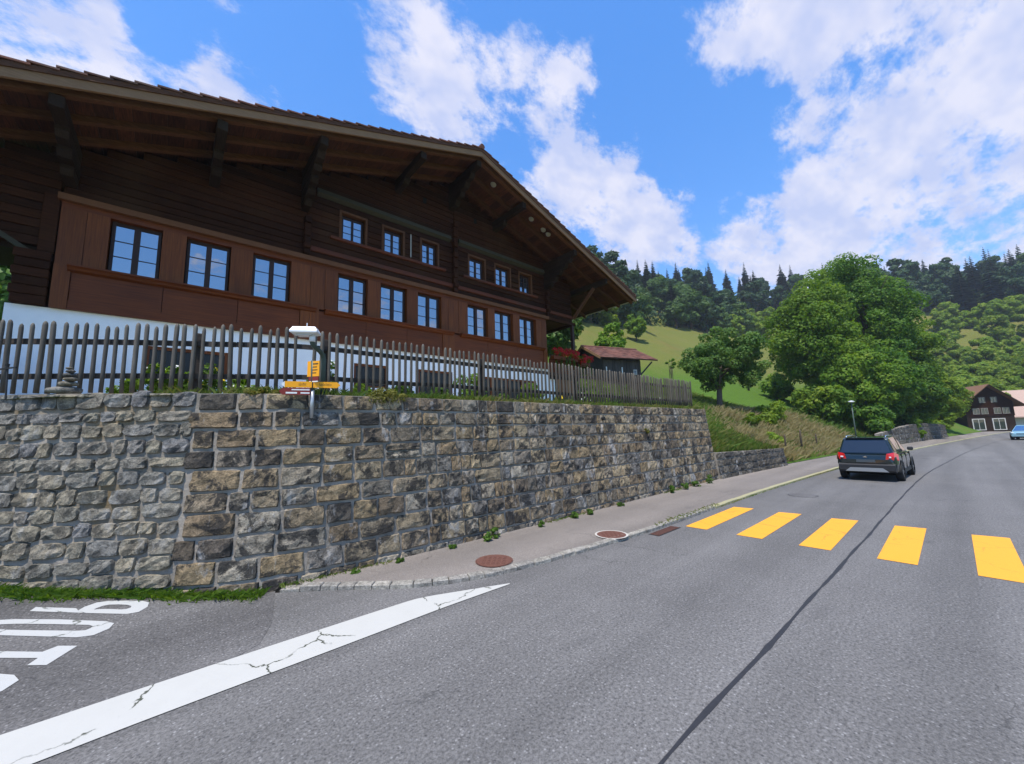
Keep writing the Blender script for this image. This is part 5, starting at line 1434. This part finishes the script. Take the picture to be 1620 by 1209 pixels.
tag(obj('garden_stake', mb.mesh('garden_stake', 'iron')), 'thin dark garden stake at the left end of the wall top', 'stake')

def build_flowerbox(i, x0, x1, y, z, lab):
    T = thing('flower_box', lab, 'flower box', ((x0+x1)/2, y, z), 'geranium boxes on the gallery')
    mb = MB(); mb.box(x0, x1, y - .11, y + .11, z, z + .18, ch=.01); part('box', mb, 'wood_panel_h', T)
    r = np.random.default_rng(500 + i); n = 7; bl = [(np.array([x0 + (x1-x0)*(k+.5)/n, y - .06, z + .3 + r.uniform(-.04, .1)]), np.array([.16, .18, .17])) for k in range(n)]
    V, F = blob_leaves(bl, 900, .04, r); o = obj('leaves', np_mesh('leaves', V, F, 'leaf_mid'), T); o['kind'] = 'stuff'
    bl2 = [(c + np.array([r.uniform(-.1, .1), -.08, r.uniform(-.12, .16)]), rr*.8) for c, rr in bl for _ in range(2)]
    V, F = blob_leaves(bl2, 900, .035, r); o = obj('blossoms', np_mesh('blossoms', V, F, 'petal_red'), T); o['kind'] = 'stuff'
    bl3 = [(c + np.array([0, -.12, -.38 - r.uniform(0, .3)]), np.array([.07, .05, .28])) for c, rr in bl[::3]]
    V, F = blob_leaves(bl3, 260, .035, r); o = obj('trailing_stems', np_mesh('trailing_stems', V, F, 'weed'), T); o['kind'] = 'stuff'
build_flowerbox(0, 13.0, 13.85, FY - .17, 5.52, 'red geranium box on the gallery next to the chalet wall')
build_flowerbox(1, 13.95, 14.75, FY - .17, 5.52, 'red geranium box on the gallery beside the post')
build_flowerbox(2, 14.95, 15.7, FY - .17, 5.40, 'red geranium box outermost on the gallery, right of the post')
mb = MB(); mb.box(14.9, 15.75, FY - .25, FY + .05, 5.33, 5.39); part('box_bracket', mb, 'wood_panel_h', bpy.data.objects['chalet'])

# ---- barn
def build_barn():
    O = Vector((24.2, 17.0, 0)); ang = math.atan2(-1.8, 5.2); ex = Vector((math.cos(ang), math.sin(ang), 0)); ey = Vector((-math.sin(ang), math.cos(ang), 0))
    zg = 4.5; ze = 7.62; zr = 9.0; D = 5.0; Lr = 5.4
    B = thing('barn', 'small dark wooden barn with red tiled roof behind the fence', 'barn', (O.x, O.y, zg))
    def W(a, b, z): q = O + ex*a + ey*b; return (q.x, q.y, z)
    def bx(mb, a0, a1, b0, b1, z0, z1): mb.hexa([W(a0,b0,z0), W(a1,b0,z0), W(a1,b1,z0), W(a0,b1,z0), W(a0,b0,z1), W(a1,b0,z1), W(a1,b1,z1), W(a0,b1,z1)])
    mb = MB(); bx(mb, .42, 3.95, .45, D - .45, zg - 1, ze - .02); part('inner_wall', mb, 'black', B)
    n = 13
    for k in range(n):
        a = .4 + 3.6*k/n; mb = MB(); bx(mb, a + .008, a + 3.6/n - .008, .40 + rng.uniform(-.01, .01), .45, zg - 1, ze + .05); part('wall_board', mb, 'wood_barn', B)
    for k in range(14):
        b = .45 + (D - .9)*k/14; top = ze + (zr - ze) * (1 - abs(b + .15 - D/2)/(D/2)) - .08; mb = MB(); bx(mb, .36, .42, b + .006, b + (D-.9)/14 - .006, zg - 1, top); part('wall_board', mb, 'wood_barn', B)
        mb = MB(); bx(mb, 3.95, 4.0, b + .006, b + (D-.9)/14 - .006, zg - 1, top); part('wall_board', mb, 'wood_barn', B)
    for a0, a1 in ((.62, .70), (2.1, 2.18)):
        mb = MB(); bx(mb, a0, a1, .36, .40, zg + 2.0, zg + 2.55); part('light_slit', mb, 'sign_white', B)
    mb = MB(); bx(mb, 3.2, 3.55, .34, .385, zg + 2.0, zg + 2.4); f = part('window', mb, 'concrete', B)
    mb = MB(); bx(mb, 3.27, 3.48, .325, .338, zg + 2.07, zg + 2.33); part('pane', mb, 'car_glass', f)
    for s in (0, 1):
        mb = MB(); b0, b1 = (-.05, D/2) if s == 0 else (D + .05, D/2)
        mb.hexa([W(-.1, b0, ze), W(Lr, b0, ze), W(Lr, b1, zr), W(-.1, b1, zr), W(-.1, b0, ze+.07), W(Lr, b0, ze+.07), W(Lr, b1, zr+.07), W(-.1, b1, zr+.07)]); rf = part('roof', mb, 'wood_old', B)
        rows = 11; cols = 18
        if s == 0:
            for i in range(rows):
                for j in range(cols):
                    t0 = i/rows; t1 = (i+1.12)/rows; a0 = -.12 + (Lr+.14)*j/cols; a1 = -.12 + (Lr+.14)*(j+1)/cols - .015
                    p = lambda a, t, dz: W(a, b0 + (b1-b0)*t, ze + (zr-ze)*t + dz)
                    mb = MB(); jz = rng.uniform(0, .012); mb.hexa([p(a0,t0,.085+jz), p(a1,t0,.085+jz), p(a1,min(t1,1),.072), p(a0,min(t1,1),.072), p(a0,t0,.118+jz), p(a1,t0,.118+jz), p(a1,min(t1,1),.09), p(a0,min(t1,1),.09)]); part('tile', mb, 'tile_red', rf)
        else:
            mb = MB(); mb.hexa([W(-.1, b0, ze+.08), W(Lr, b0, ze+.08), W(Lr, b1, zr+.08), W(-.1, b1, zr+.08), W(-.1, b0, ze+.11), W(Lr, b0, ze+.11), W(Lr, b1, zr+.11), W(-.1, b1, zr+.11)]); part('roof_covering', mb, 'tile_red', rf)
        mb = MB(); mb.beam(W(-.14, b0, ze + .03), W(-.14, b1, zr + .03), .04, .2); part('verge_board', mb, 'wood_fascia', rf)
    mb = MB(); mb.tube([W(-.15, D/2, zr + .1), W(Lr + .05, D/2, zr + .1)], .09, 8); part('ridge_tiles', mb, 'tile_red', B)
    mb = MB(); mb.beam(W(3.98, .45, zg + 2.0), W(5.0, .2, ze - .05), .1, .1); part('brace', mb, 'wood_barn', B)
build_barn()

# ---- posts and far lamp
def post(x, y, h, w, lab, mat='wood_post'):
    z = ground_at(x, y); mb = MB(); mb.tube([(x, y, z - .2), (x + .02, y, z + h*.9), (x + .02, y, z + h)], [w, w*.95, w*.5], 7); tag(obj('fence_post', mb.mesh('fence_post', mat, True)), lab, 'post', 'wooden posts on the bank')
post(27.6, 6.75, 1.15, .05, 'short wooden post in the dry grass, left of the pair'); post(30.3, 6.55, 1.35, .06, 'taller wooden post in the dry grass behind the dark car')
post(32.6, 6.2, 1.1, .045, 'thin wooden post half hidden by the dark car'); post(58.0, 17.6, 2.3, .13, 'dark post on the path between fruit tree and dense trees')
for i, (a, b) in enumerate(((38.1, 18.3), (38.7, 18.9))):
    post(a, b, 2.2, .035, ('left' if i == 0 else 'right') + ' stake of the young tree on the meadow')
T = thing('lamp_post', 'slim street lamp with flat head rising behind the dark car', 'street lamp', (43.6, 5.55, .1))
mb = MB(); mb.tube([(43.6, 5.55, 0), (43.6, 5.55, 3.9)], [.06, .04], 8); part('pole', mb, 'metal_green', T, True)
mb = MB(); mb.tube([(43.6, 5.55, 3.9), (43.6, 5.55, 3.98), (43.6, 5.55, 4.06)], [.1, .27, .08], 12); part('lamp_head', mb, 'lamp_white', T, True)

# ---- vehicles (x forward, y left, origin on the ground under the rear axle)
def make_car(name, label, loc, rot, paintm, suv=True, cat='car'):
    T = thing(name, label, cat, loc, rotz=rot)
    K = dict(world=False)
    wb, r = 2.58, .335
    xr, xf = -.76, 3.42; hw = .88
    belt = 1.03 if suv else .92; roof = 1.62 if suv else 1.46
    # lower body: cross sections along x (x, half width at sill, at waist, z bottom, z waist, z shoulder)
    st = [(xr, .70, .74, .44, .62, .80), (xr + .05, .80, .845, .36, .64, .98), (xr + .22, .845, .875, .30, .66, belt), (-.1, .86, .885, .27, .66, belt), (1.0, .865, .885, .25, .66, belt - .01), (2.1, .86, .885, .25, .66, belt - .03), (2.75, .85, .87, .27, .64, belt - .10), (3.2, .80, .82, .32, .60, .80), (xf, .62, .66, .40, .55, .68)]
    V = []; n = 10
    for x, a, w, z0, zm, zs in st:
        half = [(a*.7, z0), (a, z0 + .06), (w, zm), (w*.985, zs - .09), (w*.90, zs)]
        V += [(x, y, z) for y, z in half] + [(x, -y, z) for y, z in half[::-1]]
    F = [(i*n+j, i*n+(j+1) % n, (i+1)*n+(j+1) % n, (i+1)*n+j) for i in range(len(st)-1) for j in range(n)] + [tuple(range(n)), tuple((len(st)-1)*n + j for j in range(n))]
    mb = MB(); mb.add(V, F)
    # greenhouse
    g0 = [(xr + .10, .80, belt - .01), (2.42, .80, belt - .06)]; g1 = [(xr + .28, .635, roof - .06), (xr + .42, .64, roof - .01), (.9, .62, roof + .01), (1.45, .60, roof - .05)]
    bx0, bw0, bz0 = g0[0]; bx1, bw1, bz1 = g0[1]
    cols = [((bx0, bw0, bz0), g1[0]), ((.2, .79, belt), g1[1]), ((1.1, .80, belt - .02), g1[2]), ((bx1, bw1, bz1), g1[3])]
    V = []
    for (x, w, z), (x2, w2, z2) in cols: V += [(x, w, z), (x2, w2, z2), (x2, -w2, z2), (x, -w, z)]
    F = [(4*i+j, 4*i+4+j, 4*i+5+j, 4*i+1+j) for i in range(3) for j in range(3)] + [(0, 1, 2, 3), (12, 13, 14, 15)]
    mb.add(V, F); body = part('body', mb, paintm, T, **K)
    bv = body.modifiers.new('bevel', 'BEVEL'); bv.width = .035; bv.segments = 2; bv.limit_method = 'ANGLE'
    def face(ps, u0, u1, v0, v1, off):  # ps: bl, br, tr, tl
        a, b, c, d = [np.array(p, float) for p in ps]; nn = np.cross(b - a, d - a); nn /= np.linalg.norm(nn)
        q = lambda u, v: tuple((a*(1-u)+b*u)*(1-v) + (d*(1-u)+c*u)*v + nn*off)
        return [q(u0, v0), q(u1, v0), q(u1, v1), q(u0, v1)]
    def panel(name, ps, u0, u1, v0, v1, off, mat, parent=T):
        mb = MB(); mb.quad(*face(ps, u0, u1, v0, v1, off)); return part(name, mb, mat, parent, world=False)
    rear = [(bx0, -bw0, bz0), (bx0, bw0, bz0), (g1[0][0], g1[0][1], g1[0][2]), (g1[0][0], -g1[0][1], g1[0][2])]
    rear = [rear[1], rear[0], rear[3], rear[2]]
    panel('rear_window', rear, .05, .95, .06, .90, .012, 'car_glass')
    fr = [(bx1, -bw1, bz1), (bx1, bw1, bz1), (g1[3][0], g1[3][1], g1[3][2]), (g1[3][0], -g1[3][1], g1[3][2])]; panel('windscreen', fr, .04, .96, .05, .93, .012, 'car_glass')
    for sgn in (1, -1):
        for i, (u0, u1) in enumerate(((.22, .92), (.06, .95), (.04, .72))):
            (x, w, z), (x2, w2, z2) = cols[i]; (X, Wd, Z), (X2, W2, Z2) = cols[i+1]
            ps = [(X, sgn*Wd, Z), (x, sgn*w, z), (x2, sgn*w2, z2), (X2, sgn*W2, Z2)] if sgn > 0 else [(x, sgn*w, z), (X, sgn*Wd, Z), (X2, sgn*W2, Z2), (x2, sgn*w2, z2)]
            uu0, uu1 = (1-u1, 1-u0) if sgn > 0 else (u0, u1)
            panel('side_window', ps, uu0, uu1, .08, .88, .012, 'car_glass')
        # bumper cladding, arches, sill
        mb = MB(); mb.box(.0, 2.6, sgn*.86 - .02, sgn*.86 + .035, .26, .42, ch=.01); part('sill_cladding', mb, 'plastic', T, **K)
        for wx in (0, wb):
            mb = MB(); N = 14; VV = []
            for k in range(N + 1):
                a = math.pi * k / N; VV += [(wx + .36*math.cos(a), sgn*.905, .335 + .36*math.sin(a)), (wx + .43*math.cos(a), sgn*.90, .335 + .43*math.sin(a)), (wx + .36*math.cos(a), sgn*.70, .335 + .36*math.sin(a))]
            mb.add(VV, [(3*k, 3*k+1, 3*k+4, 3*k+3) for k in range(N)] + [(3*k, 3*k+3, 3*k+5, 3*k+2) for k in range(N)]); part('wheel_arch', mb, 'plastic', T, **K)
            mb = MB(); N = 22; VV = []
            prof = [(.10, .22), (.11, .30), (.095, r), (-.095, r), (-.11, .30), (-.10, .22)]
            for k in range(N):
                a = 2*math.pi*k/N; VV += [(wx + rad*math.cos(a), sgn*.805 + yy, .335 + rad*math.sin(a)) for yy, rad in prof]
            m_ = len(prof); mb.add(VV, [(k*m_+j, ((k+1) % N)*m_+j, ((k+1) % N)*m_+j+1, k*m_+j+1) for k in range(N) for j in range(m_-1)]); wh = part('wheel', mb, 'tyre', T, True, **K)
            mb = MB(); yo = sgn*.805 + sgn*.085
            for k in range(5):
                a = 2*math.pi*k/5; mb.add([(wx + .04*math.cos(a-.8), yo, .335 + .04*math.sin(a-.8)), (wx + .215*math.cos(a-.22), yo, .335 + .215*math.sin(a-.22)), (wx + .215*math.cos(a+.22), yo, .335 + .215*math.sin(a+.22)), (wx + .04*math.cos(a+.8), yo, .335 + .04*math.sin(a+.8))], [(0, 1, 2, 3)])
            part('rim', mb, 'rim', wh, world=False)
            mb = MB(); N = 20; mb.add([(wx + .225*math.cos(2*math.pi*k/N), yo - sgn*.02, .335 + .225*math.sin(2*math.pi*k/N)) for k in range(N)], [tuple(range(N))]); part('hub_disc', mb, 'plastic', wh, world=False)
        # mirror
        mb = MB(); mb.box(1.95, 2.08, min(sgn*.86, sgn*1.03), max(sgn*.86, sgn*1.03), belt - .0, belt + .14, ch=.03); part('mirror', mb, 'plastic', T, **K)
        # door joint + handle
        for hx in (.42, 1.45):
            mb = MB(); mb.box(hx - .09, hx + .09, sgn*.885 - .01, sgn*.885 + .025, .845, .87, ch=.005); part('door_handle', mb, paintm, T, **K)
        for jx in (.22, 1.2, 2.2):
            mb = MB(); mb.box(jx - .004, jx + .004, sgn*.84, sgn*.8895, .36, belt - .06); part('door_gap', mb, 'black', T, **K)
        if suv:
            mb = MB(); mb.tube([(-.25, sgn*.575, roof - .01), (-.18, sgn*.575, roof + .05), (1.1, sgn*.575, roof + .05), (1.2, sgn*.575, roof)], .018, 8); part('roof_rail', mb, 'chrome', T, True, **K)
        # lamps
        xa = xr + .0
        mb = MB(); y0, y1 = sgn*.56, sgn*.87
        pts = [(xr + .0, sgn*.56, .82), (xr + .02, sgn*.76, .74), (xr + .20, sgn*.895, .78), (xr + .26, sgn*.885, 1.0), (xr + .07, sgn*.80, 1.07), (xr + .0, sgn*.60, 1.02)]
        cpt = np.mean(np.array(pts), 0) + np.array([-.07, sgn*.045, 0]); mb.add(pts + [tuple(cpt)], [(k, (k+1) % 6, 6) for k in range(6)]); tl = part('tail_light', mb, 'tail_red', T, **K)
        mb = MB(); mb.box(xr - .02, xr + .02, min(sgn*.64, sgn*.72), max(sgn*.66, sgn*.73), .87, .92, ch=.008); part('lamp_insert', mb, 'headlamp', tl, world=False)
        hp = [(xf - .02, sgn*.50, .66), (xf - .12, sgn*.72, .64), (xf - .26, sgn*.83, .70), (xf - .26, sgn*.80, .82), (xf - .10, sgn*.60, .78)]
        cpt = np.mean(np.array(hp), 0) + np.array([.05, sgn*.03, .02]); mb = MB(); mb.add(hp + [tuple(cpt)], [(k, (k+1) % 5, 5) for k in range(5)]); part('headlight', mb, 'headlamp', T, **K)
    mb = MB(); mb.prism([(xr - .045, .40), (xr - .05, .60), (xr + .02, .66), (xr + .2, .66), (xr + .2, .34), (xr + .03, .33)], 'y', -.80, .80); rb = part('rear_bumper', mb, 'plastic', T, **K)
    mb = MB(); mb.add([(xr - .056, -.62, .36), (xr - .056, .62, .36), (xr - .058, .46, .50), (xr - .058, -.46, .50)], [(0, 1, 2, 3)]); part('skid_plate', mb, 'skid', rb, world=False)
    mb = MB(); mb.box(xr - .012, xr + .06, -.60, .60, .655, .675); part('tailgate_gap', mb, 'black', T, **K)
    mb = MB(); mb.box(xr - .018, xr + .05, -.27, .27, .70, .80); part('plate_recess', mb, 'plate', T, **K)
    mb = MB(); e = xr + .012
    mb.add([(e - .03, .07, .895), (e - .03, .0, .93), (e - .03, -.07, .925), (e - .03, -.02, .905), (e - .03, -.05, .87), (e - .03, .01, .885)], [(0, 1, 2, 3), (0, 3, 4, 5)]); part('badge', mb, 'chrome', T, **K)
    mb = MB(); mb.box(xr + .20, xr + .38, -.56, .56, roof - .035, roof - .005, ch=.012); part('spoiler', mb, paintm, T, **K)
    mb = MB(); mb.tube([(-.1, 0, roof), (-.22, 0, roof + .13)], .008, 6); part('aerial', mb, 'plastic', T, **K)
    mb = MB(); mb.prism([(xf + .02, .36), (xf + .03, .54), (xf - .15, .56), (xf - .2, .30)], 'y', -.72, .72); part('front_bumper', mb, 'plastic' if suv else paintm, T, **K)
    mb = MB(); mb.box(xf - .02, xf + .015, -.42, .42, .58, .66, ch=.01); part('grille', mb, 'plastic', T, **K)
    mb = MB(); mb.box(.0, 2.7, -.7, .7, .2, .3); part('underbody', mb, 'black', T, **K)
make_car('parked_suv' if False else 'suv', 'dark green SUV driving away in the left lane', (20.62, 2.32, 0), -.05, 'carpaint')
make_car('hatchback', 'light blue car approaching at the right edge of the picture', (66.2, -5.05, 0), math.pi - .19, 'carpaint_blue', suv=False)

# ---- far houses
def far_house(name, label, loc, rot, L, D, ze, zr, wallm, roofm, lower, wins, cat='house', over=1.0):
    T = thing(name, label, cat, loc, rotz=rot); K = dict(world=False)
    # local: gable faces -y side (x across), ridge along y
    h = L/2
    mb = MB(); mb.box(-h, h, 0, D, -.6, 2.6); part('ground_floor_wall', mb, lower, T, **K)
    mb = MB(); mb.prism([(-h - .06, 2.6), (h + .06, 2.6), (h + .06, ze), (0, zr - .12), (-h - .06, ze)], 'y', -.08, D + .05); part('timber_wall', mb, wallm, T, **K)
    for s in (-1, 1):
        m = (zr - ze) / h; xe = s * (h + over); z_e = zr - m * (h + over); mb = MB()
        mb.hexa([(0, -over, zr), (xe, -over, z_e), (xe, D + over, z_e), (0, D + over, zr), (0, -over, zr + .2), (xe, -over, z_e + .2), (xe, D + over, z_e + .2), (0, D + over, zr + .2)]); rf = part('roof', mb, roofm, T, **K)
        mb = MB(); mb.beam((0, -over - .02, zr + .08), (xe, -over - .02, z_e + .08), .06, .26, up=(0, 1, 0)); part('verge_board', mb, 'wood_old', rf, world=False)
    for (x, z, w, hh, white) in wins:
        mb = MB(); y = -.10 if z > 2.6 else -.02; f = .12 if white else .07
        mb.box(x-w/2-f, x+w/2+f, y-.06, y+.02, z-f, z); mb.box(x-w/2-f, x+w/2+f, y-.06, y+.02, z+hh, z+hh+f); mb.box(x-w/2-f, x-w/2, y-.06, y+.02, z, z+hh); mb.box(x+w/2, x+w/2+f, y-.06, y+.02, z, z+hh); mb.box(x-.03, x+.03, y-.06, y+.02, z, z+hh)
        fw = part('window', mb, 'chalet_white' if white else 'concrete_dim', T, **K)
        mb = MB(); mb.box(x-w/2, x+w/2, y-.02, y-.005, z, z+hh); part('pane', mb, 'car_glass', fw, world=False)
    return T
wn = [(-1.5, .4, 1.3, 1.7, True), (.9, .4, 1.3, 1.7, True), (-1.6, 3.0, .7, .9, False), (-.6, 3.0, .7, .9, False), (.9, 3.0, .7, .9, False), (1.9, 3.0, .7, .9, False), (-.7, 4.9, .6, .8, False), (.7, 4.9, .6, .8, False)]
far_house('timber_house', 'dark timber house with white framed shop windows at the road bend', (102.5, -4.2, .0), math.radians(-66), 5.6, 8, 5.0, 7.7, 'wood_log', 'roof_brown', 'wood_old', wn)
far_house('farmhouse', 'brown barn with big pale tiled roof beyond the timber house', (126, -15.5, .0), math.radians(10), 8, 15, 3.4, 7.4, 'wood_panel_h', 'roof_pale', 'chalet_white', [], over=1.2)

# ---- thin summer haze over the valley
def build_haze():
    m = bpy.data.materials.new('haze'); m.use_nodes = True; nt = m.node_tree; nt.nodes.clear()
    out = nt.nodes.new('ShaderNodeOutputMaterial'); v = nt.nodes.new('ShaderNodeVolumePrincipled')
    v.inputs['Color'].default_value = (.80, .88, 1.0, 1); v.inputs['Density'].default_value = 0.00035; v.inputs['Anisotropy'].default_value = 0.2
    nt.links.new(v.outputs[0], out.inputs['Volume'])
    mb = MB(); mb.box(-95, 620, -260, 520, -1.3, 185); MAT['haze'] = m
    o = obj('haze', mb.mesh('haze', 'haze')); o['kind'] = 'stuff'; o['label'] = 'thin pale haze in the valley air'; o['category'] = 'haze'
build_haze()
